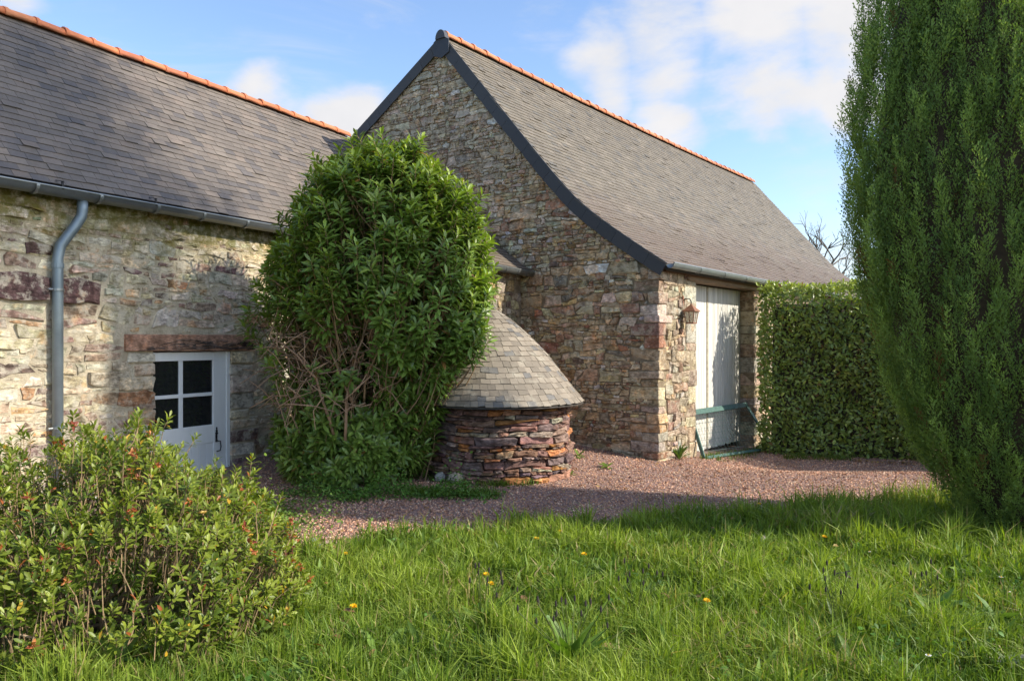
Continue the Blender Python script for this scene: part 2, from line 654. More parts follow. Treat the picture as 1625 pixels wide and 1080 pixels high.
m, t, p = new_mat('meadow')
P = opos(t)
t.put(p.inputs['Base Color'], t.mix(t.noise(P, 0.4, 7.0, 0.7), (0.05, 0.075, 0.02), (0.09, 0.11, 0.035)))
p.inputs['Roughness'].default_value = 0.95
M['meadow'] = m

# ------------------------------------------------------------------ ground
BX = np.array([-9, -4.2, -3.0, -1.95, -1.36, -0.74, 0.25, 1.3, 2.1, 3.3, 4.7, 6.0, 9.0, 14.0])
BY = np.array([5.2, 5.5, 6.2, 6.75, 7.42, 7.72, 7.97, 8.2, 8.4, 8.7, 9.12, 9.2, 9.0, 8.8])


def edge_y(x):
    x = np.asarray(x, float)
    return np.interp(x, BX, BY) + 0.10 * np.sin(x * 4.1) + 0.06 * np.sin(x * 9.7 + 1.0)


def grid_sheet(name, xs, ys, zoff, mat, keep=None):
    X, Y = np.meshgrid(xs, ys, indexing='ij')
    Zs = gz(X, Y) + zoff
    V = np.stack([X, Y, Zs], -1).reshape(-1, 3)
    ny = len(ys)
    i, j = np.meshgrid(np.arange(len(xs) - 1), np.arange(ny - 1), indexing='ij')
    q = np.stack([i * ny + j, (i + 1) * ny + j, (i + 1) * ny + j + 1, i * ny + j + 1], -1).reshape(-1, 4)
    if keep is not None:
        c = V[q].mean(1)
        q = q[keep(c[:, 0], c[:, 1])]
    return obj_np(name, V, [q], mat, None, None, True, 'structure')


def spaced(lo, a, b, hi, st):
    return np.concatenate([np.linspace(lo, a, 14)[:-1], np.arange(a, b, st), np.linspace(b, hi, 14)])


grid_sheet('ground', spaced(-400, -10, 14, 400, 0.5), spaced(-300, -2, 20, 700, 0.5), -0.03, M['meadow'])
# gravel court: a sheet whose front edge follows the lawn edge
xs = np.arange(-9, 13.01, 0.25)
rows = np.linspace(0, 1, 30)
V = []
for x in xs:
    y0 = float(edge_y(x)) - 0.5
    for r in rows:
        y = y0 + r * (20.0 - y0)
        V.append((x, y, float(gz(x, y)) + 0.0))
nr = len(rows)
q = [[i * nr + j, (i + 1) * nr + j, (i + 1) * nr + j + 1, i * nr + j + 1] for i in range(len(xs) - 1) for j in range(nr - 1)]
obj_np('gravel_court', V, [np.array(q)], M['gravel_bed'], None, None, True, 'structure')
V = []
rows = np.linspace(0, 1, 24)
for x in xs:
    y1 = float(edge_y(x))
    for r in rows:
        y = -3.0 + r * (y1 + 3.0)
        V.append((x, y, float(gz(x, y)) + 0.012 - (0.05 if r == 1 else 0)))
nr = len(rows)
q = [[i * nr + j, (i + 1) * nr + j, (i + 1) * nr + j + 1, i * nr + j + 1] for i in range(len(xs) - 1) for j in range(nr - 1)]
obj_np('lawn', V, [np.array(q)], M['soil'], None, None, True, 'structure')

# ------------------------------------------------------------------ rubble masonry


def clip_half(poly, mx, my, ux, uy):
    out = []
    n = len(poly)
    ds = [(p[0] - mx) * ux + (p[1] - my) * uy for p in poly]
    for i in range(n):
        j = (i + 1) % n
        if ds[i] <= 0:
            out.append(poly[i])
        if (ds[i] < 0 < ds[j]) or (ds[j] < 0 < ds[i]):
            t = ds[i] / (ds[i] - ds[j])
            out.append((poly[i][0] + t * (poly[j][0] - poly[i][0]), poly[i][1] + t * (poly[j][1] - poly[i][1])))
    return out


def course_cells(a0, a1, z0, z1, havg, gap, lo, hi, split=0.35, var=0.5, slant=0.22):
    """rough courses: beds that swell and pinch along the wall, head joints that lean, tall stones sometimes in two"""
    hs_ = []
    while sum(hs_) < z1 - z0:
        hs_.append(havg * min(max(rng.lognormal(0, 0.32 * var / 0.5), 0.5), 1.9))
    n = len(hs_)
    zb = z0 + np.concatenate([[0], np.cumsum(hs_)])
    lim_ = np.array([min(hs_[max(k - 1, 0)], hs_[min(k, n - 1)]) for k in range(n + 1)])
    ph = rng.uniform(0, 6.28, (n + 1, 4))
    fq = rng.uniform(0.75, 1.3, (n + 1, 4))

    def bed(k, a):
        k = min(k, n)
        p, f = ph[k], fq[k]
        return zb[k] + 0.44 * lim_[k] * (0.5 * math.sin(1.7 * f[0] * a + p[0]) + 0.35 * math.sin(4.1 * f[1] * a + p[1]) + 0.25 * math.sin(9.0 * f[2] * a + p[2]))

    def thick(k, a):
        return max(bed(k + 1, a) - bed(k, a), havg * 0.2)
    out = []

    def cell(L, R_, a, b, fb, ft):
        m_ = (a + b) / 2
        P = [(L[0], fb(L[0])), (m_, fb(m_)), (R_[0], fb(R_[0])), (R_[1], ft(R_[1])), (m_, ft(m_)), (L[1], ft(L[1]))]
        P = np.array(P, float)
        P[:, 1] += rng.normal(0, 0.05 * (np.ptp(P[:, 1]) + 0.02), 6)
        P[:, 0] += rng.normal(0, 0.05 * (np.ptp(P[:, 1]) + 0.02), 6)
        c = P.mean(0)
        g = gap()
        w_, h_ = np.ptp(P[:, 0]), np.ptp(P[:, 1])
        if w_ < 0.035 or h_ < 0.025:
            return
        out.append(c + (P - c) * np.array([max(1 - g / w_, 0.5), max(1 - g / h_, 0.5)]))
    for k in range(n):
        a = a0 - rng.uniform(0, 0.2)
        Lb = (a, a)
        while a < a1:
            h = thick(k, a)
            wd = min(max(h * rng.uniform(lo, hi), 0.06), 0.62) * (1.5 if rng.random() < 0.08 else 1)
            b = a + wd
            sl = rng.normal(0, slant * h)
            Rb = (b - sl / 2, b + sl / 2)
            f0, f1 = (lambda x: bed(k, x)), (lambda x: bed(k + 1, x))
            if h > havg * 0.85 and rng.random() < split:
                f, tl = rng.uniform(0.3, 0.7), rng.normal(0, 0.12)
                fm = lambda x, f=f, tl=tl, m_=(a + b) / 2: bed(k, x) * (1 - f) + bed(k + 1, x) * f + tl * (x - m_)
                mid = lambda q: (q[0] * 0.5 + q[1] * 0.5)
                cell((Lb[0], mid(Lb)), (Rb[0], mid(Rb)), a, b, f0, fm)
                if wd > 0.2 and rng.random() < 0.5:
                    x = rng.uniform(0.35, 0.65) * (b - a) + a
                    cell((mid(Lb), Lb[1]), (x, x + 0.01), a, x, fm, f1)
                    cell((x, x + 0.01), (mid(Rb), Rb[1]), x, b, fm, f1)
                else:
                    cell((mid(Lb), Lb[1]), (mid(Rb), Rb[1]), a, b, fm, f1)
            else:
                cell(Lb, Rb, a, b, f0, f1)
            Lb = Rb
            a = b
    return out


def chaikin(P, r=0.22):
    n = len(P)
    out = []
    for i in range(n):
        a, b = P[i], P[(i + 1) % n]
        out.append(a + (b - a) * r)
        out.append(a + (b - a) * (1 - r))
    return np.array(out)


def drop_short(P, mn):
    keep = [P[0]]
    for p in P[1:]:
        if np.hypot(*(p - keep[-1])) > mn:
            keep.append(p)
    if len(keep) > 3 and np.hypot(*(keep[0] - keep[-1])) < mn:
        keep.pop()
    return np.array(keep)


def stone_piece(P, prot, mapf, tint, rough=0.006, deep=0.05, cut=0.13):
    P = drop_short(P, 0.02)
    if len(P) < 3:
        return None
    w_, h_ = np.ptp(P[:, 0]), np.ptp(P[:, 1])
    if w_ < 0.03 or h_ < 0.018:
        return None
    P = chaikin(P, cut)
    P = drop_short(P, min(w_, h_) * 0.14)
    # break long straight edges
    q = []
    for i in range(len(P)):
        a, b = P[i], P[(i + 1) % len(P)]
        q.append(a)
        if np.hypot(*(b - a)) > max(0.085, w_ * 0.33) and len(P) + len(q) - i < 12:
            t = rng.uniform(0.3, 0.7)
            q.append(a + (b - a) * t + rng.normal(0, rough * 1.1, 2))
    P = np.array(q)
    while len(P) > 10:
        ed = np.hypot(*(P - np.roll(P, 1, 0)).T)
        P = np.delete(P, int(np.argmin(ed)), 0)
    if len(P) < 3:
        return None
    c = P.mean(0)
    P = P + rng.normal(0, rough, P.shape) * min(1.0, h_ / 0.1)
    n = len(P)
    tilt = rng.normal(0, 0.10, 2)

    def d_at(q, base):
        return base + (q - c) @ tilt

    r1 = d_at(P, prot * rng.uniform(0.45, 0.8)) + rng.normal(0, prot * 0.16, n)
    sh = 1 - np.clip(rng.uniform(0.012, 0.03) / max(min(w_, h_) / 2, 0.02), 0.08, 0.4)
    Q = c + (P - c) * (sh + rng.normal(0, 0.04, n)[:, None])
    r2 = d_at(Q, prot) + rng.normal(0, prot * 0.2, n)
    cc = prot * rng.uniform(0.75, 1.2)
    V = np.concatenate([
        np.column_stack([P, np.full(n, -deep)]),
        np.column_stack([P, np.maximum(r1, 0.001)]),
        np.column_stack([Q, np.maximum(r2, 0.002)]),
        [[c[0] + rng.normal(0, w_ * 0.1), c[1] + rng.normal(0, h_ * 0.1), cc]]])
    fs = []
    for i in range(n):
        j = (i + 1) % n
        fs.append([i, j, n + j, n + i])
        fs.append([n + i, n + j, 2 * n + j, 2 * n + i])
        fs.append([2 * n + i, 2 * n + j, 3 * n])
    return (mapf(V), fs, tint)


def pick(palette):
    ws = np.array([p[1] for p in palette], float)
    c = np.array(palette[rng.choice(len(palette), p=ws / ws.sum())][0], float)
    return np.clip(c * rng.uniform(0.72, 1.28) * (1 + rng.normal(0, 0.05, 3)), 0.01, 0.8)


# --------------------------------------------------- slates
def slates(Pf, Nf, t0, t1f, smax, e, wd, tintf, skip=None, s_start=0.0, thick=0.013):
    out = []
    nrow = int((smax - s_start) / e)
    for r in range(nrow):
        s0 = s_start + r * e
        s1 = min(s0 + e * 1.95, smax + 0.02)
        tt = t0 + (r % 2) * wd / 2 + rng.uniform(-0.02, 0.02)
        tend = t1f(s0)
        while tt < tend:
            w_ = wd * rng.uniform(0.82, 1.18)
            a, b = tt + 0.002, min(tt + w_ - 0.002, tend + 0.02)
            tt += w_
            if b - a < 0.03:
                continue
            if skip and skip((a + b) / 2, s0):
                continue
            js = rng.normal(0, 0.004, 2)
            lift = 0.008 + abs(rng.normal(0, 0.003))
            if rng.random() < 0.03:
                lift += 0.010
            N0, N1 = Nf(s0), Nf(s1)
            q = []
            for off0, off1 in ((lift, -0.004), (lift + thick, 0.004)):
                q += [Pf(a, s0 + js[0]) + N0 * off0, Pf(b, s0 + js[1]) + N0 * off0,
                      Pf(b, s1) + N1 * off1, Pf(a, s1) + N1 * off1]
            out.append((np.array(q), [[4, 5, 6, 7], [0, 1, 5, 4], [1, 2, 6, 5], [0, 4, 7, 3]], tintf(a, s0)))
    return out


def ridge_tile(p0, p1, rad, tint, up=Z3, collar=True, drop=0.5):
    d = unit(p1 - p0)
    side = unit(np.cross(d, up))
    nseg = 9
    V, fs = [], []
    L = np.linalg.norm(p1 - p0)
    st = [(0, 1.16), (0.055, 1.16), (0.058, 1.0), (L + 0.03, 0.97)] if collar else [(0, 1.0), (L + 0.03, 0.97)]
    for s, k in st:
        for i in range(nseg):
            a = math.radians(-12 + 204 * i / (nseg - 1))
            V.append(p0 + d * s + rad * k * (side * math.cos(a) + up * math.sin(a)))
        for i in range(nseg - 1, -1, -1):
            a = math.radians(-12 + 204 * i / (nseg - 1))
            V.append(p0 + d * s + (rad * k - 0.018) * (side * math.cos(a) + up * math.sin(a)))
    m_ = nseg * 2
    for i in range(len(st) - 1):
        for k in range(m_):
            k2 = (k + 1) % m_
            fs.append([i * m_ + k, i * m_ + k2, (i + 1) * m_ + k2, (i + 1) * m_ + k])
    for base in (0, (len(st) - 1) * m_):
        for k in range(nseg - 1):
            fs.append([base + k, base + k + 1, base + m_ - 2 - k, base + m_ - 1 - k])
    return (np.array(V), fs, tint)


def half_gutter(p0, p1, rad, outdir, tint=(1, 1, 1)):
    """open half-round channel with a rolled outer lip"""
    d = unit(p1 - p0)
    o = unit(outdir - d * np.dot(outdir, d))
    V, fs = [], []
    prof = []
    for i in range(11):
        a = math.radians(180 + 180 * i / 10)
        prof.append((math.cos(a) * rad, math.sin(a) * rad))
    prof += [(rad + 0.012, 0.012), (rad, 0.024), (rad - 0.012, 0.012), (rad - 0.012, 0.0)]
    for i in range(10, -1, -1):
        a = math.radians(180 + 180 * i / 10)
        prof.append((math.cos(a) * (rad - 0.01), math.sin(a) * (rad - 0.01)))
    for P0 in (p0, p1):
        for a, b in prof:
            V.append(P0 + o * a + Z3 * b)
    n = len(prof)
    for k in range(n):
        k2 = (k + 1) % n
        fs.append([k, k2, n + k2, n + k])
    # end cap
    fs.append(list(range(0, 11)))
    fs.append([n + k for k in range(0, 11)])
    return (np.array(V), fs, tint)


def gutter_band(p, d, rad, outdir, wid=0.035):
    o = unit(outdir - d * np.dot(outdir, d))
    pts = []
    V, fs = [], []
    for s in (-wid / 2, wid / 2):
        for i in range(13):
            a = math.radians(175 + 192 * i / 12)
            V.append(p + d * s + (o * math.cos(a) + Z3 * math.sin(a)) * (rad + 0.012))
    for i in range(12):
        fs.append([i, i + 1, 13 + i + 1, 13 + i])
    V2 = np.array(V)
    c = p
    V3 = c + (V2 - c) * 0.93
    n = len(V2)
    fs2 = fs + [[n + k for k in f[::-1]] for f in fs]
    for k in (0, 13):
        for i in range(12):
            fs2.append([k + i, k + i + 1, n + k + i + 1, n + k + i])
    return (np.concatenate([V2, V3]), fs2, (1, 1, 1))


# ------------------------------------------------------------------ the barn
C0 = A(2.36, 12.40, 0.0)
W = A(0.6, 0.8, 0.0)           # along the door front, away from the camera
NF = A(0.8, -0.6, 0.0)         # normal of the door front
G = A(-0.8, 0.6, 0.0)          # along the gable, to the left
NG = A(-0.6, -0.8, 0.0)        # normal of the gable
BLEN = 17.4


def B(s, u, z):
    return C0 + W * s + G * u + Z3 * z


RIDGE_U, RIDGE_Z = 4.62, 7.93
barn = empty('barn', B(BLEN / 2, 5.0, 0) * A(1, 1, 0), 'tall stone barn with steep slate roof and dark edged gable', 'barn')
# roof profile (front slope) from the eave up, sweeping out at the foot
PR = [(-0.17, 3.16)]
for u_, z_ in ((0.35, 3.50), (0.85, 3.845), (1.25, 4.14), (1.55, 4.40), (1.80, 4.66), (2.05, 4.93), (2.4, 5.33), (RIDGE_U, RIDGE_Z)):
    PR.append((u_, z_))
PR = np.array(PR)
PRS = np.concatenate([[0], np.cumsum(np.hypot(np.diff(PR[:, 0]), np.diff(PR[:, 1])))])
LSLOPE = 0.605


def roof_uz(s):
    return np.interp(s, PRS, PR[:, 0]), np.interp(s, PRS, PR[:, 1])


def roof_z_at(u):
    return float(np.interp(u, PR[:, 0], PR[:, 1])) if u <= RIDGE_U else RIDGE_Z - (u - RIDGE_U) * LSLOPE


def bP(t, s):
    u, z = roof_uz(s)
    sag = -0.05 * math.sin(math.pi * min(max(t / BLEN, 0), 1)) * min(1.0, s / 4)
    return B(t, u, z + sag)


def bN(s):
    u0, z0 = roof_uz(max(s - 0.1, 0))
    u1, z1 = roof_uz(min(s + 0.1, PRS[-1]))
    d = A(u1 - u0, z1 - z0)
    d /= np.hypot(*d)
    return G * (-d[1]) + Z3 * d[0]


UL = 10.4
ZL = RIDGE_Z - (UL - RIDGE_U) * LSLOPE
# walls: gable, front pieces, back and far end
gp = [(0.0, -0.5)] + [(u, z - 0.10) for u, z in PR if u > 0.1] + [(UL, ZL - 0.1), (UL, -0.5)]
gp.insert(1, (0.0, roof_z_at(0.0) - 0.1))
gable_poly = np.array([B(0, u, z) for u, z in gp])
wall_p = [prism(gable_poly, W * 0.5)]
D0, D1, REC = 1.45, 4.42, 0.26
DTOP = 2.98
ZT = roof_z_at(0.0) - 0.1


def front_box(s0, s1, z0, z1, u0=0.0, u1=0.5):
    return prism([B(s0, u0, z0), B(s1, u0, z0), B(s1, u0, z1), B(s0, u0, z1)], G * (u1 - u0))


wall_p += [front_box(0.5, D0, -0.5, ZT), front_box(D1, BLEN, -0.6, ZT), front_box(D0, D1, DTOP + 0.22, ZT, 0.02, 0.5)]
wall_p.append(prism([B(BLEN - 0.5, u, z) for u, z in gp], W * 0.5))
wall_p.append(prism([B(0.5, UL - 0.5, -0.5), B(BLEN - 0.5, UL - 0.5, -0.5), B(BLEN - 0.5, UL - 0.5, ZL - 0.4), B(0.5, UL - 0.5, ZL - 0.4)], G * 0.49))
barn_wall = obj_pieces('wall', wall_p, M['mortar_barn'], barn)

PAL_BARN = [((0.56, 0.425, 0.265), 6), ((0.57, 0.485, 0.345), 5), ((0.41, 0.285, 0.185), 3), ((0.50, 0.34, 0.17), 1.8), ((0.38, 0.2, 0.13), 1.1), ((0.72, 0.68, 0.60), 1.1), ((0.28, 0.225, 0.18), 1.0)]
PAL_FRONT = [((0.42, 0.34, 0.24), 5), ((0.37, 0.28, 0.19), 3), ((0.32, 0.21, 0.15), 1.5), ((0.46, 0.42, 0.34), 3)]
stones = []
# quoins: blocks laid up the corner, long face left and right in turn
quoin_ext_g, quoin_ext_f = [], []
z = -0.3
k = 0
while z < ZT - 0.08:
    h = rng.uniform(0.06, 0.22)
    lg, lf = (rng.uniform(0.3, 0.52), rng.uniform(0.16, 0.3)) if k % 2 else (rng.uniform(0.15, 0.3), rng.uniform(0.28, 0.5))
    k += 1
    quoin_ext_g.append((z, z + h, lg))
    quoin_ext_f.append((z, z + h, lf))
    pr = rng.uniform(0.010, 0.034)
    cen = B((lf - pr) / 2, (lg - pr) / 2, z + h / 2)
    stones.append(cbox(cen, ((lf + pr) / 2, (lg + pr) / 2, h / 2 - 0.005), np.array([W, G, Z3]), 0.009, 0.010, pick(PAL_FRONT if rng.random() < 0.6 else PAL_BARN)))
    z += h


def ext_at(lst, z):
    for a, b, e in lst:
        if a <= z < b:
            return e
    return 0.3


def gmap(V):
    return C0 + V[:, :1] * G + V[:, 1:2] * Z3 + V[:, 2:3] * NG


def fmap(V):
    return C0 + V[:, :1] * W + V[:, 1:2] * Z3 + V[:, 2:3] * NF


def lean_cover(u, z):
    return False


cells = course_cells(0, 8.9, -0.3, 8.0, 0.092, lambda: rng.uniform(0.003, 0.017), 0.7, 2.7, 0.5, 0.66, 0.42)
for P in cells:
    if P[:, 1].mean() > roof_z_at(P[:, 0].mean()):
        continue
    c = P.mean(0)
    e = ext_at(quoin_ext_g, c[1])
    P = np.array(clip_half([tuple(p) for p in P], e + 0.015, 0, -1, 0)) if P[:, 0].min() < e + 0.02 else P
    if len(P) < 3:
        continue
    # keep below the roof line
    c = P.mean(0)
    if c[1] > roof_z_at(c[0]) - 0.06 or c[0] < 0.02 or c[0] > 8.6:
        continue
    u0 = c[0]
    sl = (roof_z_at(u0 + 0.05) - roof_z_at(u0 - 0.05)) / 0.1
    nx, ny = -sl / math.hypot(sl, 1), 1 / math.hypot(sl, 1)
    P = np.array(clip_half([tuple(p) for p in P], u0, roof_z_at(u0) - 0.11, nx, ny))
    if len(P) < 3:
        continue
    big = np.ptp(P[:, 0]) * np.ptp(P[:, 1])
    t = pick(PAL_BARN)
    if c[1] > 5.0:
        t = t * 0.6 + np.array((0.40, 0.36, 0.29)) * 0.42
    st = stone_piece(P, rng.uniform(0.010, 0.036), gmap, t, 0.009)
    if st:
        stones.append(st)
jq = []
for side, s_edge, sgn in (('l', D0, -1), ('r', D1, 1)):
    z = -0.45
    while z < DTOP - 0.02:
        h = rng.uniform(0.12, 0.36)
        if z + h > DTOP:
            h = DTOP - z
        if h < 0.06:
            break
        ln = rng.uniform(0.22, 0.5)
        pr = rng.uniform(0.008, 0.02)
        s0, s1 = (s_edge - ln, s_edge + pr) if sgn < 0 else (s_edge - pr, s_edge + ln)
        stones.append(cbox(B((s0 + s1) / 2, (0.34 - pr) / 2, z + h / 2), ((s1 - s0) / 2, (0.34 + pr) / 2, h / 2 - 0.005), np.array([W, G, Z3]), 0.01, 0.009, pick(PAL_FRONT)))
        jq.append((sgn, z, z + h, ln))
        z += h
for P in course_cells(0, D0 + 0.2, -0.3, 3.3, 0.13, lambda: rng.uniform(0.006, 0.02), 0.9, 2.4, 0.4, 0.5):
    c = P.mean(0)
    if c[0] < 0.05 or c[0] > D0 or c[1] > ZT - 0.03:
        continue
    e0 = ext_at(quoin_ext_f, c[1])
    e1 = 0.0
    for sg_, a, b, ln in jq:
        if sg_ < 0 and a <= c[1] < b:
            e1 = ln
    pl = clip_half([tuple(p) for p in P], e0 + 0.012, 0, -1, 0)
    if len(pl) >= 3:
        pl = clip_half(pl, D0 - e1 - 0.012, 0, 1, 0)
    if len(pl) < 3:
        continue
    st = stone_piece(np.array(pl), rng.uniform(0.012, 0.032), fmap, pick(PAL_FRONT))
    if st:
        stones.append(st)
for P in course_cells(D1, D1 + 1.6, -0.5, 3.3, 0.14, lambda: rng.uniform(0.006, 0.02), 0.9, 2.4, 0.4, 0.5):
    c = P.mean(0)
    e1 = 0.0
    for sg_, a, b, ln in jq:
        if sg_ > 0 and a <= c[1] < b:
            e1 = ln
    if c[0] > D1 + 1.5 or c[1] > ZT - 0.03:
        continue
    pl = clip_half([tuple(p) for p in P], D1 + e1 + 0.012, 0, -1, 0)
    if len(pl) < 3:
        continue
    st = stone_piece(np.array(pl), rng.uniform(0.012, 0.03), fmap, pick(PAL_FRONT))
    if st:
        stones.append(st)
print('barn stones', len(stones), emit(stones, 'stone', 'small_stones', M['stone_barn'], barn_wall, 300, (BUSH_PX, CYP_PX, HEDGE_PX, OVEN_PX)))

# roof deck
dk = []
pts = [B(-0.03, u, z - 0.03) for u, z in PR] + [B(-0.03, UL + 0.2, ZL - 0.12 - 0.03)]
low = [p - Z3 * 0.06 for p in pts[::-1]]
dk.append(prism(np.array(pts + low), W * (BLEN + 0.03)))
barn_roof = obj_pieces('roof', dk, M['deck'], barn)


def barn_tint(t, s):
    f = rng.uniform(0.88, 1.12)
    c = np.array((0.155, 0.13, 0.098))
    r = rng.random()
    if r < 0.12:
        c = np.array((0.125, 0.112, 0.095))
    elif r < 0.2:
        c = np.array((0.185, 0.155, 0.12))
    return c * f


bs = slates(bP, bN, -0.07, lambda s: BLEN + 0.05, PRS[-1] - 0.02, 0.118, 0.205, barn_tint)
# a few large courses of slate on the hidden left slope
lN = unit(G * LSLOPE + Z3)
Lsl = (UL - RIDGE_U) * math.hypot(1, LSLOPE)


def lP(t, s):
    u = UL - s / math.hypot(1, LSLOPE)
    return B(t, u, RIDGE_Z - (u - RIDGE_U) * LSLOPE)


bs += slates(lP, lambda s: lN, -0.05, lambda s: BLEN, Lsl, 0.28, 0.5, barn_tint)
print('barn slates', len(bs), emit(bs, 'slate', 'small_slates', M['slate_barn'], barn_roof, 300, (CYP_PX, HEDGE_PX), 9))
# ridge tiles
n_t = 42
for i in range(n_t):
    s0 = -0.02 + i * (BLEN / n_t)
    sag0 = -0.05 * math.sin(math.pi * i / n_t) + rng.normal(0, 0.007)
    sag1 = -0.05 * math.sin(math.pi * (i + 1) / n_t)
    p0, p1 = B(s0, RIDGE_U, RIDGE_Z + 0.005 + sag0), B(s0 + BLEN / n_t, RIDGE_U, RIDGE_Z + 0.005 + sag1)
    obj_pieces('ridge_tile', [ridge_tile(p0, p1, 0.105, np.array((0.60, 0.205, 0.085)) * rng.uniform(0.8, 1.15) * (1 + rng.normal(0, 0.03, 3)))], M['terracotta'], barn_roof, None, True)
capV = []
for i in range(9):
    a = math.pi * i / 8
    capV.append(B(-0.13, RIDGE_U - 0.0, RIDGE_Z - 0.06) + G * 0.125 * math.cos(a) + Z3 * (0.17 * math.sin(a)))
obj_pieces('ridge_end_cap', [prism(np.array(capV), W * 0.13, (0.075, 0.08, 0.095))], M['verge'], barn_roof)
# verge slates along both rakes, each a plate hung on the edge
def verge_run(poly, step, hgt):
    out = []
    poly = np.array(poly)
    S = np.concatenate([[0], np.cumsum(np.hypot(*np.diff(poly, axis=0).T))])
    n = max(1, int(round(S[-1] / step)))
    f = lambda s: np.array([np.interp(s, S, poly[:, 0]), np.interp(s, S, poly[:, 1])])

    def down(s):
        a, b = f(max(s - 0.12, 0)), f(min(s + 0.12, S[-1]))
        d = (b - a) / np.hypot(*(b - a))
        nn = np.array([d[1], -d[0]])
        return nn if nn[1] < 0 else -nn
    for i in range(n):
        s0, s1 = S[-1] * i / n + 0.002, S[-1] * (i + 1) / n - 0.002
        sm = (s0 + s1) / 2
        top0, top1 = f(s0) + down(s0) * -0.03, f(s1) + down(s1) * -0.03
        mid_t = f(sm) + down(sm) * -0.03
        lo0, lo1, mid_l = f(s0) + down(s0) * hgt, f(s1) + down(s1) * hgt, f(sm) + down(sm) * (hgt + 0.006)
        oo = rng.uniform(-0.002, 0.002)
        ring = [B(-0.075 + oo, *p) for p in (top0, mid_t, top1, lo1, mid_l, lo0)]
        out.append(prism(np.array(ring), W * 0.02, np.array((0.07, 0.072, 0.078)) * rng.uniform(0.94, 1.06)))
    return out


for p in verge_run(PR, 0.36, 0.2):
    obj_pieces('verge_slate', [p], M['verge'], barn_roof)
for p in verge_run([(RIDGE_U, RIDGE_Z), (UL, ZL)], 0.36, 0.19):
    obj_pieces('verge_slate', [p], M['verge'], barn_roof)
ap = [(RIDGE_U, RIDGE_Z + 0.04), (RIDGE_U + 0.2, RIDGE_Z - 0.1), (RIDGE_U + 0.2, RIDGE_Z - 0.36), (RIDGE_U, RIDGE_Z - 0.44), (RIDGE_U - 0.2, RIDGE_Z - 0.36), (RIDGE_U - 0.2, RIDGE_Z - 0.12)]
obj_pieces('apex_slate', [prism(np.array([B(-0.1, u, z) for u, z in ap]), W * 0.018, (0.06, 0.066, 0.08))], M['verge'], barn_roof)
# timbers over the doors
lt = beam(B(D0 - 0.35, 0.10, DTOP + 0.115), B(D1 + 0.5, 0.10, DTOP + 0.115), 0.26, 0.21, c=0.015, jit=0.008, tint=(0.20, 0.13, 0.075))
obj_pieces('lintel', [lt], M['oak'], barn)
fas = beam(B(0.12, -0.06, 3.135), B(BLEN, -0.06, 3.135), 0.03, 0.14, c=0.004, tint=(0.17, 0.095, 0.055))
obj_pieces('eave_board', [fas], M['oak'], barn)
# gutter
gp0, gp1 = B(-0.06, -0.235, 3.17), B(BLEN, -0.235, 3.13)
bg_ = obj_pieces('gutter', [half_gutter(gp0, gp1, 0.07, NF)], M['zinc'], barn, None, True)
for i in range(1, 10):
    obj_pieces('bracket', [gutter_band(gp0 + (gp1 - gp0) * (i * 0.062), W, 0.07, NF, 0.03)], M['zinc'], bg_)
# doors: two leaves of upright boards
for nm, s0, s1, off in (('door_leaf', D0 - 0.05, 2.655, 0.0), ('door_leaf', 2.70, D1 + 0.03, 0.0)):
    rails = []
    for zz in (0.25, 1.5, 2.7):
        rails.append(cbox(B((s0 + s1) / 2, REC + 0.08, zz), ((s1 - s0) / 2 - 0.02, 0.025, 0.07), np.array([W, G, Z3]), 0.004, 0, (0.4, 0.38, 0.33)))
    leaf = obj_pieces(nm, rails, M['barn_paint'], barn)
    nb = int(round((s1 - s0) / 0.125))
    for i in range(nb):
        a, b = s0 + (s1 - s0) * i / nb, s0 + (s1 - s0) * (i + 1) / nb
        dep = rng.uniform(-0.004, 0.004)
        cxm = (a + b) / 2
        tz = -0.13 + rng.uniform(-0.02, 0.02)
        v = np.array((0.60, 0.58, 0.525)) * rng.uniform(0.82, 1.08)
        obj_pieces('plank', [cbox(B(cxm, REC + 0.04 + dep, (tz + DTOP) / 2), ((b - a) / 2 - 0.003, 0.016, (DTOP - tz) / 2), np.array([W, G, Z3]), 0.004, 0.0012, v)], M['barn_paint'], leaf)
gapb = beam(B(2.66, REC + 0.035, -0.1), B(2.66, REC + 0.035, DTOP - 0.01), 0.075, 0.05, up=NF, c=0.005, tint=(0.33, 0.29, 0.21))
obj_pieces('cover_strip', [gapb], M['oak'], barn)

# ------------------------------------------------------------------ the long house on the left
G0 = A(-4.538, 10.8, 0)
WL = unit(A(0.474, 0.8805, 0))
NL = A(WL[1], -WL[0], 0)
WOFF = -0.18


def H(v, o, z):
    return G0 + WL * v + NL * o + Z3 * z


def v_end(o):
    """v at which the line at offset o meets the barn's gable plane"""
    nn = A(0.6, 0.8, 0)
    base = G0 + NL * o
    return float((np.dot(nn, C0) - np.dot(nn, base)) / np.dot(nn, WL))


TANP = math.tan(math.radians(52))
EZ, ER = 3.80, 2.05
HRZ = EZ + ER * TANP
V0 = -7.0
house = empty('long_house', H(0, -2, 0) * A(1, 1, 0), 'low stone house with dark slate roof and half glazed white door', 'house')
DV0, DV1, DTZ = -0.435, 0.905, 1.79


def hbox(v0, v1, z0, z1, o0=WOFF, th=0.45):
    return prism([H(v0, o0, z0), H(v1, o0, z0), H(v1, o0, z1), H(v0, o0, z1)], NL * -th)


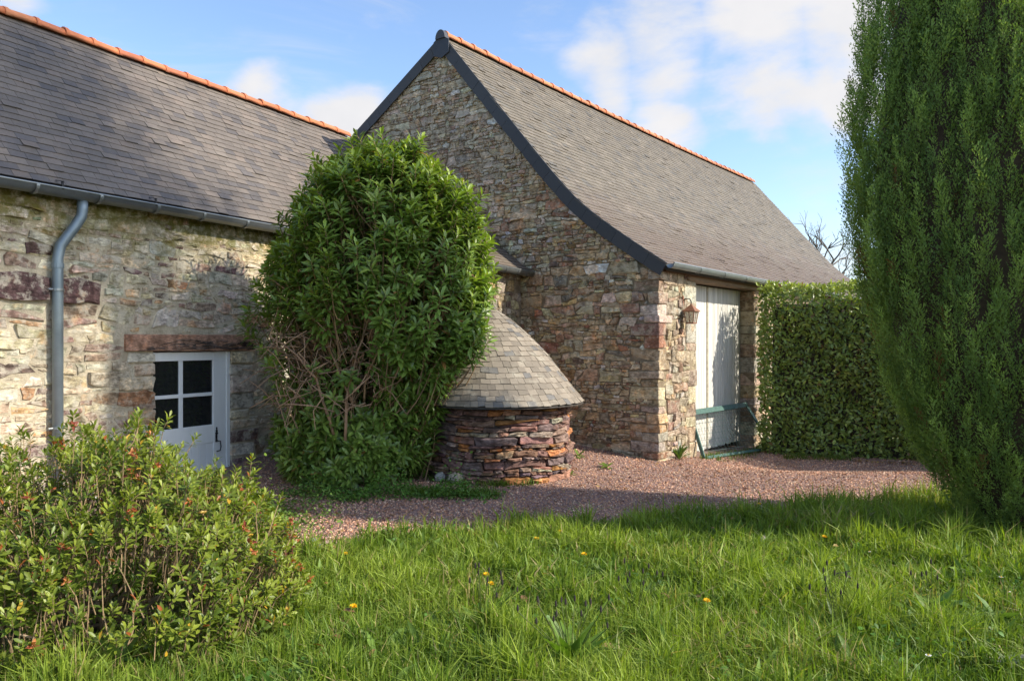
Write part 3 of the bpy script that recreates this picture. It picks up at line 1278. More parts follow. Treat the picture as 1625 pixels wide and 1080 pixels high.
ve = v_end(WOFF) - 0.02
hw = [hbox(V0, DV0, -0.4, EZ - 0.02), hbox(DV1, ve, -0.4, EZ - 0.02), hbox(DV0, DV1, DTZ + 0.02, EZ - 0.02), hbox(DV0, DV1, -0.4, 0.03)]
bo = -2 * ER + 0.0
hw.append(prism([H(V0, bo + 0.2, -0.4), H(v_end(bo) - 0.1, bo + 0.2, -0.4), H(v_end(bo) - 0.1, bo + 0.2, EZ - 0.1), H(V0, bo + 0.2, EZ - 0.1)], NL * -0.3))
hw.append(prism([H(V0, WOFF - 0.45, -0.4), H(V0, bo + 0.2, -0.4), H(V0, bo + 0.2, EZ - 0.1), H(V0, -ER, HRZ - 0.15), H(V0, WOFF - 0.45, EZ + 0.1)], WL * 0.4))
house_wall = obj_pieces('wall', hw, M['mortar_house'], house)
inn = prism([H(-1.6, WOFF - 0.5, 0.0), H(2.2, WOFF - 0.5, 0.0), H(2.2, WOFF - 2.5, 0.0), H(-1.6, WOFF - 2.5, 0.0)], Z3 * 0.05)
obj_pieces('floor', [inn], M['interior'], house)

PAL_HOUSE = [((0.55, 0.47, 0.32), 5), ((0.50, 0.455, 0.335), 4), ((0.22, 0.15, 0.13), 1.8), ((0.48, 0.30, 0.16), 1.0), ((0.36, 0.26, 0.19), 1.8), ((0.58, 0.53, 0.41), 2)]


def hmap(V):
    return G0 + V[:, :1] * WL + V[:, 1:2] * Z3 + (V[:, 2:3] + WOFF) * NL


stones = []


def v_at(px, off):
    k_ = (px - CX) / F_PX
    b = G0 + NL * off
    return float((k_ * b[1] - b[0]) / (WL[0] - k_ * WL[1]))


LV0, LV1, LZ0, LZ1 = v_at(197, WOFF), v_at(402, WOFF), DTZ + 0.005, 2.045
special = [(v_at(-40, WOFF), v_at(78, WOFF), 2.43, 2.74, (0.115, 0.068, 0.065)), (v_at(80, WOFF), v_at(160, WOFF), 2.42, 2.70, (0.12, 0.07, 0.066)),
           (v_at(38, WOFF), v_at(83, WOFF), 2.98, 3.10, (0.12, 0.07, 0.066)), (v_at(186, WOFF), v_at(243, WOFF), 1.08, 1.27, (0.36, 0.19, 0.10))]
for a, b, z0, z1, t in special:
    n_ = 9
    xs_ = np.linspace(a, b, n_)
    P = np.array([(x, z0 + 0.012 * rng.normal()) for x in xs_] + [(x, z1 + 0.014 * rng.normal()) for x in xs_[::-1]])
    P = np.array([(x, z0 + 0.015 * rng.normal()) for x in np.linspace(a, b, 5)] + [(x, z1 + 0.015 * rng.normal()) for x in np.linspace(b, a, 5)])
    stones.append(stone_piece(P, 0.035, hmap, t, 0.004))
# jamb blocks of the door
jb = []
for sgn, ve_ in ((-1, DV0), (1, DV1)):
    z = 0.0
    while z < DTZ - 0.03:
        h = min(rng.uniform(0.12, 0.3), DTZ - z)
        ln = rng.uniform(0.25, 0.55)
        pr = rng.uniform(0.008, 0.02)
        v0, v1 = (ve_ - ln, ve_ + pr) if sgn < 0 else (ve_ - pr, ve_ + ln)
        stones.append(cbox(H((v0 + v1) / 2, WOFF + (0.02 - 0.2) / 2, z + h / 2), ((v1 - v0) / 2, 0.11, h / 2 - 0.012), np.array([WL, NL, Z3]), 0.012, 0.011, pick(PAL_HOUSE)))
        jb.append((sgn, z, z + h, ln))
        z += h
for P in course_cells(-3.6, 3.0, -0.2, EZ, 0.125, lambda: rng.uniform(0.010, 0.055), 0.9, 3.4, 0.42, 0.55, 0.4) + course_cells(3.25, ve, -0.2, EZ, 0.26, lambda: 0.03, 1.2, 2.2, 0.1, 0.3):
    c = P.mean(0)
    if c[1] > EZ - 0.12 or c[1] < -0.2 or c[0] > ve - 0.1:
        continue
    if DV0 < c[0] < DV1 and c[1] < DTZ:
        continue
    if LV0 - 0.03 < c[0] < LV1 + 0.03 and LZ0 - 0.03 < c[1] < LZ1 + 0.03:
        continue
    if any(a - 0.02 < c[0] < b + 0.02 and z0 - 0.02 < c[1] < z1 + 0.02 for a, b, z0, z1, _ in special):
        continue
    pl = [tuple(p) for p in P]
    for sgn, a, b, ln in jb:
        if a <= c[1] < b:
            if sgn < 0 and c[0] < DV0 + 0.1:
                pl = clip_half(pl, DV0 - ln - 0.02, 0, 1, 0)
            elif sgn > 0 and c[0] > DV1 - 0.1:
                pl = clip_half(pl, DV1 + ln + 0.02, 0, -1, 0)
    if len(pl) < 3:
        continue
    for z_lim, cond, ny in ((LZ1 + 0.02, LV0 - 0.1 < c[0] < LV1 + 0.1 and c[1] > LZ1, -1),):
        if cond:
            pl = clip_half(pl, 0, z_lim, 0, ny)
    if len(pl) < 3:
        continue
    st = stone_piece(np.array(pl), rng.uniform(0.002, 0.018), hmap, pick(PAL_HOUSE), 0.011)
    if st:
        stones.append(st)
stones = [s for s in stones if s is not None]
print('house stones', len(stones), emit(stones, 'stone', 'small_stones', M['stone_house'], house_wall, 300, (BUSH_PX, SHRUB_PX)))

# lintel of split reddish stone with dark weathered layers
lin = [beam(H(LV0, WOFF - 0.08, (LZ0 + LZ1) / 2), H(LV1, WOFF - 0.08, (LZ0 + LZ1) / 2), 0.24, LZ1 - LZ0, c=0.006, jit=0.012, tint=(0.52, 0.30, 0.20))]
lintel = obj_pieces('lintel', lin, M['stone_oven'], house)
flk = []
def wav(a, k):
    return LZ0 + 0.02 + k * 0.15 * (0.75 + 0.25 * math.sin(a * 2.2 + 0.5)) + 0.028 * math.sin(a * 5.5 + k * 2.5) * k + 0.012 * math.sin(a * 13 + k * 5)


for i in range(125):
    a = LV0 + 0.12 + (LV1 - LV0 - 0.14) * rng.random() ** 0.8
    k = rng.random() ** 1.25
    b = min(a + rng.uniform(0.08, 0.24), LV1)
    o = WOFF + 0.036 + 0.012 * rng.random()
    flk.append(beam(H(a, o, wav(a, k)), H(b, o + rng.normal(0, 0.003), wav(b, k)), 0.016, rng.uniform(0.004, 0.013), c=0.0015, jit=0.002, tint=np.array((0.13, 0.10, 0.085)) * rng.uniform(0.4, 2.2)))
obj_pieces('weathered_layers', flk, M['stone_oven'], lintel, 'stuff')

# door of the house
DO = WOFF - 0.05
DL, DR = DV0 - 0.12, DV1 - 0.012
PT = (0.83, 0.83, 0.79)
axH = np.array([WL, NL, Z3])


def hb(v0, v1, z0, z1, o=DO, th=0.022, c=0.004, tint=PT):
    return cbox(H((v0 + v1) / 2, o, (z0 + z1) / 2), ((v1 - v0) / 2, th, (z1 - z0) / 2), axH, c, 0, tint)


vS = v_at(337, DO)           # right edge of the glass
vM0, vM1 = v_at(283.5, DO), v_at(289.5, DO)
vA = vM0 - (vS - vM1)
zG1, zMh, zMl, zG0 = 1.66, 1.185, 1.135, 0.705
door = obj_pieces('door', [hb(DL, DR - 0.06, 0.02, DTZ - 0.01, DO - 0.028, 0.006, 0.001)] if False else [hb(DL + 0.02, DR - 0.08, 0.03, 0.43, DO - 0.02, 0.008)], M['white_paint'], house)
obj_pieces('door_frame', [hb(DR - 0.065, DR, 0.0, DTZ - 0.004, DO + 0.004, 0.04)], M['white_paint'], door)
obj_pieces('door_frame', [hb(DL - 0.06, DL, 0.0, DTZ - 0.004, DO + 0.004, 0.04)], M['white_paint'], door)
obj_pieces('stile', [hb(vS, DR - 0.07, 0.03, DTZ - 0.008)], M['white_paint'], door)
obj_pieces('stile', [hb(DL + 0.005, vA, 0.03, DTZ - 0.008)], M['white_paint'], door)
obj_pieces('top_rail', [hb(vA, vS, zG1, DTZ - 0.008, DO - 0.001)], M['white_paint'], door)
obj_pieces('middle_rail', [hb(vA, vS, 0.44, zG0, DO - 0.001)], M['white_paint'], door)
obj_pieces('glazing_bar', [hb(vM0, vM1, zG0, zG1, DO - 0.002, 0.016)], M['white_paint'], door)
obj_pieces('glazing_bar', [hb(vA, vS, zMl, zMh, DO + 0.001, 0.016)], M['white_paint'], door)
for (a, b) in ((vA, vM0), (vM1, vS)):
    for (z0, z1) in ((zG0, zMl), (zMh, zG1)):
        obj_pieces('pane', [hb(a, b, z0, z1, DO - 0.008, 0.002, 0.0005)], M['glass'], door)
nb = 9
for i in range(nb):
    a, b = vA + (vS - vA) * i / nb, vA + (vS - vA) * (i + 1) / nb
    obj_pieces('plank', [hb(a + 0.002, b - 0.002, 0.04, 0.438, DO - 0.002, 0.012, 0.003, np.array(PT) * rng.uniform(0.95, 1.03))], M['white_paint'], door)
hv = v_at(343.5, DO + 0.03)
hd = [cbox(H(hv, DO + 0.028, 0.50), (0.018, 0.006, 0.06), axH, 0.004), lathe([(0.005, 0.0), (0.02, 0.012), (0.024, 0.028), (0.012, 0.045), (0.018, 0.06), (0.008, 0.085), (0.014, 0.1), (0.004, 0.12)], 8, H(hv, DO + 0.034, 0.545)),
      lathe([(0.01, 0.0), (0.022, 0.015), (0.01, 0.04)], 8, H(hv, DO + 0.034, 0.44)),
      tube([H(hv + 0.01, DO + 0.035, 0.455), H(hv + 0.045, DO + 0.06, 0.45), H(hv + 0.055, DO + 0.065, 0.37), H(hv + 0.045, DO + 0.06, 0.31), H(hv, DO + 0.035, 0.30)], 0.009, 6)]
obj_pieces('handle', hd, M['iron'], door)

# roof of the house
dk = [prism([H(V0 - 0.2, -0.02, EZ - 0.06), H(V0 - 0.2, -ER, HRZ - 0.06), H(V0 - 0.2, -2 * ER - 0.1, EZ - 0.2), H(V0 - 0.2, -2 * ER - 0.1, EZ - 0.27), H(V0 - 0.2, -ER, HRZ - 0.14), H(V0 - 0.2, -0.02, EZ - 0.14)], WL * 1.0)]
# far end is cut along the gable plane
Pn = dk[0][0]
half = len(Pn) // 2
for i in range(half):
    o = [-0.02, -ER, -2 * ER - 0.1, -2 * ER - 0.1, -ER, -0.02][i]
    Pn[half + i] = H(v_end(o) + 0.0, o, Pn[i][2])
house_roof = obj_pieces('roof', dk, M['deck'], house)
RL = math.hypot(ER, HRZ - EZ)
nrmH = unit(NL * (HRZ - EZ) + Z3 * ER)


def hP(t, s):
    f = s / RL
    return H(t, -0.0 - ER * f, EZ + (HRZ - EZ) * f - 0.02 * math.sin(math.pi * f))


def house_tint(t, s):
    c = np.array((0.135, 0.113, 0.096))
    r = rng.random()
    if r < 0.18:
        c = np.array((0.095, 0.084, 0.08))
    elif r < 0.32:
        c = np.array((0.15, 0.122, 0.102))
    return c * 1.12 * rng.uniform(0.88, 1.12)


hs = slates(hP, lambda s: nrmH, -3.3, lambda s: v_end(-ER * s / RL) - 0.02, RL - 0.02, 0.118, 0.21, house_tint)
hs += slates(hP, lambda s: nrmH, V0 - 0.2, lambda s: -3.4, RL - 0.02, 0.25, 0.45, house_tint)
nrmHb = unit(NL * -(HRZ - EZ + 0.2) + Z3 * ER)
hs += slates(lambda t, s: H(t, -2 * ER + ER * s / RL, EZ - 0.12 + (HRZ - EZ + 0.1) * s / RL), lambda s: nrmHb, V0 - 0.2, lambda s: v_end(-2 * ER) - 0.1, RL - 0.02, 0.28, 0.5, house_tint)
print('house slates', len(hs), emit(hs, 'slate', 'small_slates', M['slate_house'], house_roof, 300, (BUSH_PX,), 9))
tl = 0.42
vv = v_end(-ER) - 0.04
i = 0
while vv > V0:
    p1, p0 = H(vv, -ER, HRZ + rng.normal(0, 0.007)), H(vv - tl, -ER, HRZ + rng.normal(0, 0.007))
    obj_pieces('ridge_tile', [ridge_tile(p0, p1, 0.10, np.array((0.60, 0.205, 0.085)) * rng.uniform(0.82, 1.15) * (1 + rng.normal(0, 0.03, 3)))], M['terracotta'], house_roof, None, True)
    vv -= tl
# gutter and downpipe
g0, g1 = H(V0, 0.03, EZ - 0.055), H(v_end(0.05) - 0.05, 0.03, EZ - 0.055)
hg = obj_pieces('gutter', [half_gutter(g0, g1, 0.09, NL)], M['zinc'], house, None, True)
for px in (53, 154, 245, 318, 387):
    v = v_at(px, 0.03)
    obj_pieces('bracket', [gutter_band(H(v, 0.03, EZ - 0.055), WL, 0.09, NL, 0.04)], M['zinc'], hg)
for px in (-60, 101, 249):
    v = v_at(px, 0.13)
    obj_pieces('hook', [beam(H(v, 0.12, EZ - 0.06), H(v, 0.105, EZ + 0.03), 0.03, 0.012, up=NL, c=0.002), beam(H(v, 0.13, EZ + 0.03), H(v, -0.02, EZ + 0.06), 0.02, 0.008)], M['iron'], hg)
vo = v_at(131, 0.0)
vp = v_at(92, -0.08)
pts = [H(vo, 0.0, EZ - 0.13), H(vo, 0.0, EZ - 0.25), H(vo - 0.01, -0.005, EZ - 0.33)]
pts += [H(vo + (vp - vo) * f, -0.085 * f, EZ - 0.33 - 0.42 * f) for f in (0.3, 0.6, 0.88)]
pts += [H(vp, -0.085, EZ - 0.86), H(vp, -0.085, EZ - 1.0), H(vp, -0.085, 0.05)]
pipe = obj_pieces('downpipe', [tube(pts, 0.062, 14)], M['zinc_pipe'], house, None, True)
obj_pieces('collar', [tube([H(vp, -0.085, EZ - 0.98), H(vp, -0.085, EZ - 0.92)], 0.069, 14)], M['zinc_pipe'], pipe)
for zz in (2.56, 0.9):
    obj_pieces('clamp', [tube([H(vp, -0.085, zz - 0.015), H(vp, -0.085, zz + 0.015)], 0.072, 14), tube([H(vp - 0.075, -0.06, zz), H(vp - 0.13, -0.06, zz)], 0.013, 6), tube([H(vp, -0.1, zz), H(vp, WOFF, zz)], 0.01, 6)], M['zinc'], pipe)

# ------------------------------------------------------------------ lean-to in the corner behind the bush
Q0 = A(0.336, 13.92, 0)
lean = empty('lean_to', Q0 + A(-1.0, -0.6, 0), 'small lean-to in the corner behind the bush with a grey gutter end', 'outbuilding')


def K(v, o, z):
    return Q0 - WL * v + NL * o + Z3 * z


def kend(o):
    nn = A(0.6, 0.8, 0)
    b = Q0 + NL * o
    return float((np.dot(nn, b) - np.dot(nn, C0)) / np.dot(nn, WL))


KL = 2.3
lw = prism([K(kend(-0.2) + 0.01, -0.2, -0.3), K(KL, -0.2, -0.3), K(KL, -0.2, 3.2), K(kend(-0.2) + 0.01, -0.2, 3.2)], NL * -0.3)
lw2 = prism([K(KL, -0.5, -0.3), K(KL, -2.6, -0.3), K(KL, -2.6, 3.3), K(KL, -1.45, 4.08), K(KL, -0.5, 3.42)], WL * 0.3)
lwall = obj_pieces('wall', [lw, lw2], M['mortar_barn'], lean)
stones = []


def kmap(V):
    return Q0 - V[:, :1] * WL + V[:, 1:2] * Z3 + (V[:, 2:3] - 0.2) * NL


PAL_LEAN = [((0.40, 0.32, 0.22), 4), ((0.33, 0.29, 0.24), 3), ((0.42, 0.29, 0.15), 2), ((0.25, 0.18, 0.14), 2)]
for P in course_cells(0, KL, -0.2, 3.2, 0.17, lambda: rng.uniform(0.015, 0.035), 0.9, 1.8, 0.2, 0.4):
    c = P.mean(0)
    if c[0] < kend(-0.2) + 0.06 or c[0] > KL - 0.05 or c[1] > 3.1:
        continue
    st = stone_piece(P, rng.uniform(0.01, 0.03), kmap, pick(PAL_LEAN))
    if st:
        stones.append(st)
emit(stones, 'stone', 'small_stones', M['stone_barn'], lwall, 300, (BUSH_PX, OVEN_PX))
KT = math.tan(math.radians(35))
kR = 1.45
lnN = unit(NL * KT + Z3)
lo_ = [(0.0, 3.2), (-kR, 3.2 + kR * KT), (-2.78, 3.3), (-2.78, 3.2), (-kR, 3.1 + kR * KT), (0.0, 3.1)]
dk = prism([K(KL + 0.1, o, z) for o, z in lo_], WL * 1.0)
for i, (o, z) in enumerate(lo_):
    dk[0][6 + i] = K(kend(o) + 0.005, o, z)
lroof = obj_pieces('roof', [dk], M['deck'], lean)
kl = math.hypot(kR, kR * KT)
ks = slates(lambda t, s: K(t, -s * kR / kl, 3.21 + s * kR * KT / kl), lambda s: lnN, -0.4, lambda s: KL + 0.1, kl, 0.118, 0.2,
            lambda a, s: np.array((0.15, 0.14, 0.11)) * rng.uniform(0.7, 1.3), skip=lambda t, s: t < kend(-s * kR / kl) + 0.05)
emit(ks, 'slate', 'small_slates', M['slate_barn'], lroof, 300, (BUSH_PX,), 9)
kg = obj_pieces('gutter', [half_gutter(K(KL + 0.1, 0.02, 3.19), K(kend(0.02) + 0.02, 0.02, 3.17), 0.075, NL)], M['zinc'], lean, None, True)
for v in (0.3, 0.62, 1.05):
    obj_pieces('bracket', [gutter_band(K(v, 0.02, 3.18), WL, 0.075, NL, 0.03)], M['zinc'], kg)

# ------------------------------------------------------------------ round bread oven
OC = A(-0.18, 11.42, 0)
oven = empty('bread_oven', OC, 'round purple stone bread oven with a conical slate roof', 'oven')
ORAD = 1.0
core = lathe([(ORAD - 0.02, -0.3), (ORAD - 0.02, 0.4), (ORAD - 0.03, 1.12)], 48, OC)
owall = obj_pieces('wall', [core], M['mortar_oven'], oven)
stones = []


def omap(V):
    th = V[:, 0] / ORAD
    r = ORAD - 0.02 + V[:, 2] + 0.02 * np.sin(3 * th)
    bat = 1.0 + 0.05 * (1.1 - np.clip(V[:, 1], 0, 1.1))
    return np.column_stack([OC[0] + r * bat * np.sin(th), OC[1] - r * bat * np.cos(th), V[:, 1] + 0.012 * np.sin(V[:, 0] * 5)])


PAL_OVEN = [((0.26, 0.155, 0.125), 6), ((0.33, 0.19, 0.13), 4.5), ((0.50, 0.23, 0.09), 1.2), ((0.39, 0.30, 0.23), 2.4), ((0.20, 0.14, 0.13), 2), ((0.46, 0.44, 0.33), 0.4)]
for P in course_cells(-1.9, 2.0, -0.15, 1.1, 0.062, lambda: rng.uniform(0.004, 0.014), 1.6, 5.5, 0.2, 0.55, 0.35):
    c = P.mean(0)
    if c[1] > 1.06:
        continue
    # cut so that no stone is longer than the curve allows
    st = stone_piece(P, rng.uniform(0.03, 0.085), omap, pick(PAL_OVEN), 0.005, 0.06)
    if st:
        stones.append(st)
print('oven stones', len(stones), emit(stones, 'stone', 'small_stones', M['stone_oven'], owall, 300, (BUSH_PX,)))
OP = np.array([(1.235, 1.055), (1.13, 1.235), (1.0, 1.46), (0.84, 1.74), (0.64, 2.0), (0.42, 2.24), (0.2, 2.42), (0.03, 2.56)])
OS = np.concatenate([[0], np.cumsum(np.hypot(*np.diff(OP, axis=0).T))])


def oP(th, s):
    r, z = np.interp(s, OS, OP[:, 0]), np.interp(s, OS, OP[:, 1])
    sh = -0.32 * (z - 1.05) / 1.6
    return A(OC[0] + sh + r * math.sin(th), OC[1] - sh * 0.5 - r * math.cos(th), z)


dV, dF = [], []
for i, s in enumerate(OS):
    for k in range(40):
        dV.append(oP(2 * math.pi * k / 40, s) - Z3 * 0.02)
for i in range(len(OS) - 1):
    for k in range(40):
        dF.append([i * 40 + k, i * 40 + (k + 1) % 40, (i + 1) * 40 + (k + 1) % 40, (i + 1) * 40 + k])
dF.append([k for k in range(40)])
dF.append([(len(OS) - 1) * 40 + k for k in range(40)])
oroof = obj_pieces('roof', [(np.array(dV), dF, (1, 1, 1))], M['deck'], oven)
os_ = []
s = 0.0
row = 0
while s < OS[-1] - 0.04:
    e = 0.086
    r = np.interp(s, OS, OP[:, 0])
    n_ = max(5, int(round(2 * math.pi * r / 0.125)))
    th = rng.uniform(0, 1)
    wts = rng.uniform(0.75, 1.25, n_)
    wts = wts / wts.sum() * 2 * math.pi
    for k in range(n_):
        a, b = th + 0.0015 / r, th + wts[k] - 0.0015 / r
        th += wts[k]
        s1 = min(s + e * 1.8, OS[-1])
        js = rng.normal(0, 0.007, 2)
        q = []
        lift = rng.uniform(0.004, 0.014)
        am = (a + b) / 2
        for o0, o1 in ((lift, -0.004), (lift + 0.010, 0.006)):
            for t_a, ss, oo in ((a, s + js[0], o0), (b, s + js[1], o0), (b, s1, o1), (a, s1, o1)):
                p = oP(t_a, ss)
                q.append(p + (A(math.sin(am), -math.cos(am), 0) * 0.8 + Z3 * 0.6) * oo)
        cc = np.array((0.245, 0.205, 0.16)) * rng.uniform(0.75, 1.2)
        if rng.random() < 0.1:
            cc = np.array((0.16, 0.15, 0.14)) * rng.uniform(0.8, 1.2)
        os_.append((np.array(q), [[4, 5, 6, 7], [0, 1, 5, 4], [1, 2, 6, 5], [0, 4, 7, 3], [0, 3, 2, 1]], cc))
    s += e
    row += 1
emit(os_, 'slate', 'small_slates', M['slate_oven'], oroof, 300, (BUSH_PX,), 8)

# ------------------------------------------------------------------ plants: shared leaf shapes
LEAF_F = [np.array([[0, 2, 1], [0, 3, 2], [4, 5, 7], [5, 6, 7]]), np.array([[1, 2, 5, 4], [2, 3, 6, 5]])]


def leaf_proto(aspect=0.26, fold=0.05, droop=0.18, w1=0.3, w2=0.68):
    a = aspect / 2
    d = lambda y: -droop * y * y
    return np.array([(0, 0, 0), (-a * 0.85, w1, fold + d(w1)), (0, w1, d(w1)), (a * 0.85, w1, fold + d(w1)),
                     (-a, w2, fold + d(w2)), (0, w2, d(w2)), (a, w2, fold + d(w2)), (0, 1, d(1))], float)


def leaf_field(name, root, pos, dirs, nrm, length, proto, tint, mat, own, own_weight, part='leaf'):
    """leaves: the ones that show largest are objects of their own, the others one mesh"""
    R = frames(dirs, nrm)
    V, fs = scatter(proto, LEAF_F, pos, R, length)
    npv = len(proto)
    T = np.repeat(tint, npv, 0)
    n = len(pos)
    ow = np.argsort(-own_weight)[:own]
    ow = ow[own_weight[ow] > 0]
    mask = np.ones(n, bool)
    mask[ow] = False
    Vr = V.reshape(n, npv, 3)
    for i in ow:
        obj_np(part, Vr[i], LEAF_F, mat, root, tint[i], True)
    keep = np.where(mask)[0]
    V2 = Vr[keep].reshape(-1, 3)
    off = (np.arange(len(keep)) * npv)[:, None, None]
    fs2 = [(f[None] + off).reshape(-1, f.shape[1]) for f in LEAF_F]
    obj_np('foliage', V2, fs2, mat, root, np.repeat(tint[keep], npv, 0), True, 'stuff')


def whorl_leaves(tips, axes, n_leaf, span, lens, spread0, spread1, r):
    """spiral of leaves round the end of every shoot -> pos, dir, normal, length, rank(0 old..1 young), shoot index"""
    m_ = len(tips)
    k = np.arange(n_leaf)
    f = (k + 0.5) / n_leaf                     # 0 lowest, 1 tip
    az = (k * 2.39996)[None, :] + r.uniform(0, 6.28, (m_, 1)) + r.normal(0, 0.25, (m_, n_leaf))
    ax = unit(axes)
    ref = np.where(np.abs(ax[:, 2:3]) < 0.9, Z3[None], A(1, 0, 0)[None])
    x = unit(np.cross(ref, ax))
    y = np.cross(ax, x)
    out = np.cos(az)[..., None] * x[:, None, :] + np.sin(az)[..., None] * y[:, None, :]
    ang = np.radians(spread0 + (spread1 - spread0) * f)[None, :] + r.normal(0, 0.14, (m_, n_leaf))
    d = np.cos(ang)[..., None] * ax[:, None, :] + np.sin(ang)[..., None] * out
    nr = np.sin(ang)[..., None] * ax[:, None, :] - np.cos(ang)[..., None] * out
    pos = tips[:, None, :] - ax[:, None, :] * (span * (1 - f))[None, :, None] + out * 0.004
    L = r.uniform(lens[0], lens[1], (m_, n_leaf)) * (1.0 - 0.35 * np.abs(f - 0.45))[None, :]
    rank = np.repeat(f[None, :], m_, 0)
    idx = np.repeat(np.arange(m_)[:, None], n_leaf, 1)
    return pos.reshape(-1, 3), d.reshape(-1, 3), nr.reshape(-1, 3), L.ravel(), rank.ravel(), idx.ravel()


def visible_weight(pos, dirs, L, front):
    px, py = proj(pos)
    ok = (px > 2) & (px < 1622) & (py > 2) & (py < 1076) & (pos[:, 1] > 0.5)
    return np.where(ok, L / np.maximum(pos[:, 1], 0.5) * F_PX * front, 0.0)


# ------------------------------------------------------------------ tall evergreen bush by the house
r1 = np.random.default_rng(11)
BC = A(-1.98, 10.75, 0)
bush = empty('evergreen_bush', (BC[0], BC[1], float(gz(BC[0], BC[1]))), 'tall glossy evergreen bush with bare brown stems showing between house and oven', 'bush')
BZ = np.array([-0.02, 0.4, 0.92, 1.43, 1.95, 2.55, 3.15, 3.76, 4.19, 4.53, 4.76])
bl = np.array([448, 412, 422, 420, 402, 394, 410, 442, 474, 535, 605])
br = np.array([660, 690, 692, 735, 788, 797, 788, 762, 728, 682, 630])
sc_ = 10.5 / F_PX
BXC = ((bl + br) / 2 - CX) * sc_
BHW = (br - bl) / 2 * sc_ - 0.10


def bush_pt(z, th, f):
    xc, hw = np.interp(z, BZ, BXC), np.interp(z, BZ, BHW)
    wob = 1 + 0.07 * np.sin(3 * th + z * 2.0) + 0.05 * np.sin(7 * th - z * 4)
    return np.stack([xc + np.cos(th) * hw * f * wob, BC[1] + np.sin(th) * hw * 0.78 * f * wob, z], -1)


n_sh = 2150
z = np.interp(r1.random(n_sh), [0, 0.10, 0.2, 0.3, 1.0], [0.1, 0.55, 1.0, 1.5, 4.66])
th = r1.uniform(0, 2 * math.pi, n_sh)
f = np.where(r1.random(n_sh) < 0.68, r1.uniform(0.9, 1.03, n_sh), r1.uniform(0.45, 0.92, n_sh))
tips = bush_pt(z, th, f)
px, py = proj(tips)
bare = (tips[:, 1] < BC[1] + 0.3) & (px > 400) & (px < 590) & (py > 500) & (py < 655) & (r1.random(n_sh) < 0.86)
bare |= (tips[:, 1] < BC[1] + 0.1) & (px > 590) & (px < 690) & (py > 560) & (py < 660) & (r1.random(n_sh) < 0.35)
top = r1.random(n_sh)
sel = ~bare
tips, z, th, f = tips[sel], z[sel], th[sel], f[sel]
out = np.stack([np.cos(th), np.sin(th), np.zeros_like(th)], -1)
up_amt = np.interp(z, [0, 1.0, 2.5, 4.7], [0.25, 0.5, 0.9, 1.6])
spk = r1.random(len(z)) < 0.16
tips[spk] += (out[spk] * 0.5 + Z3) * r1.uniform(0.05, 0.2, (spk.sum(), 1))
axes = unit(out * 0.62 + Z3[None] * up_amt[:, None] + r1.normal(0, 0.2, out.shape))
pos, d, nr, L, rank, idx = whorl_leaves(tips, axes, 20, 0.28, (0.14, 0.20), 96, 36, r1)
d = unit(d + A(0, 0, -0.12)[None] * (1 - rank)[:, None])
base = np.array((0.155, 0.235, 0.045))
young = np.array((0.36, 0.43, 0.06))  # young tip green, also the painted tone of top-lit leaves
young_lit = np.clip((rank - 0.55) * 1.6, 0, 1) * np.clip(0.25 + 0.9 * (z[idx] - 2.2) / 2.4 + r1.normal(0, 0.25, len(z))[idx], 0.05, 1)  # grows with height: top light on the bush put into the leaf colour
tint = base[None] * (1 - young_lit[:, None]) + young[None] * young_lit[:, None]
tint = tint * r1.uniform(0.7, 1.35, (len(tint), 1)) * (0.85 + 0.3 * r1.random(len(z)))[idx][:, None]
dead = r1.random(len(tint)) < 0.008
tint[dead] = (0.28, 0.15, 0.05)
front = (f[idx] > 0.88) * np.clip(-np.sin(th[idx]), 0, 1) + 0.0
leaf_field('leaf', bush, pos, d, nr, L, leaf_proto(0.28, 0.05, 0.2), tint, M['leaf_bush'], 300, visible_weight(pos, d, L, front))
# stems and twigs
nodes = []
for i in range(26):
    a = r1.uniform(0, 2 * math.pi)
    b0 = BC + A(math.cos(a) * 0.28, math.sin(a) * 0.22, 0.0)
    zt = r1.uniform(1.6, 4.1)
    ti = bush_pt(np.array(zt), np.array(a + r1.normal(0, 0.5)), np.array(r1.uniform(0.4, 0.75)))
    mid = b0 * 0.5 + ti * 0.5 + A(math.cos(a), math.sin(a), 0) * r1.uniform(0.0, 0.35) + A(0, 0, 0.1)
    p = bez(b0 - Z3 * 0.05, mid, ti, 9)
    p[1:-1] += r1.normal(0, 0.025, (7, 3))
    obj_pieces('stem', [tube(p, np.linspace(r1.uniform(0.018, 0.03), 0.008, 9), 7, np.array((0.24, 0.14, 0.08)) * r1.uniform(0.7, 1.25))], M['bark'], bush, None, True)
    nodes.append(p)
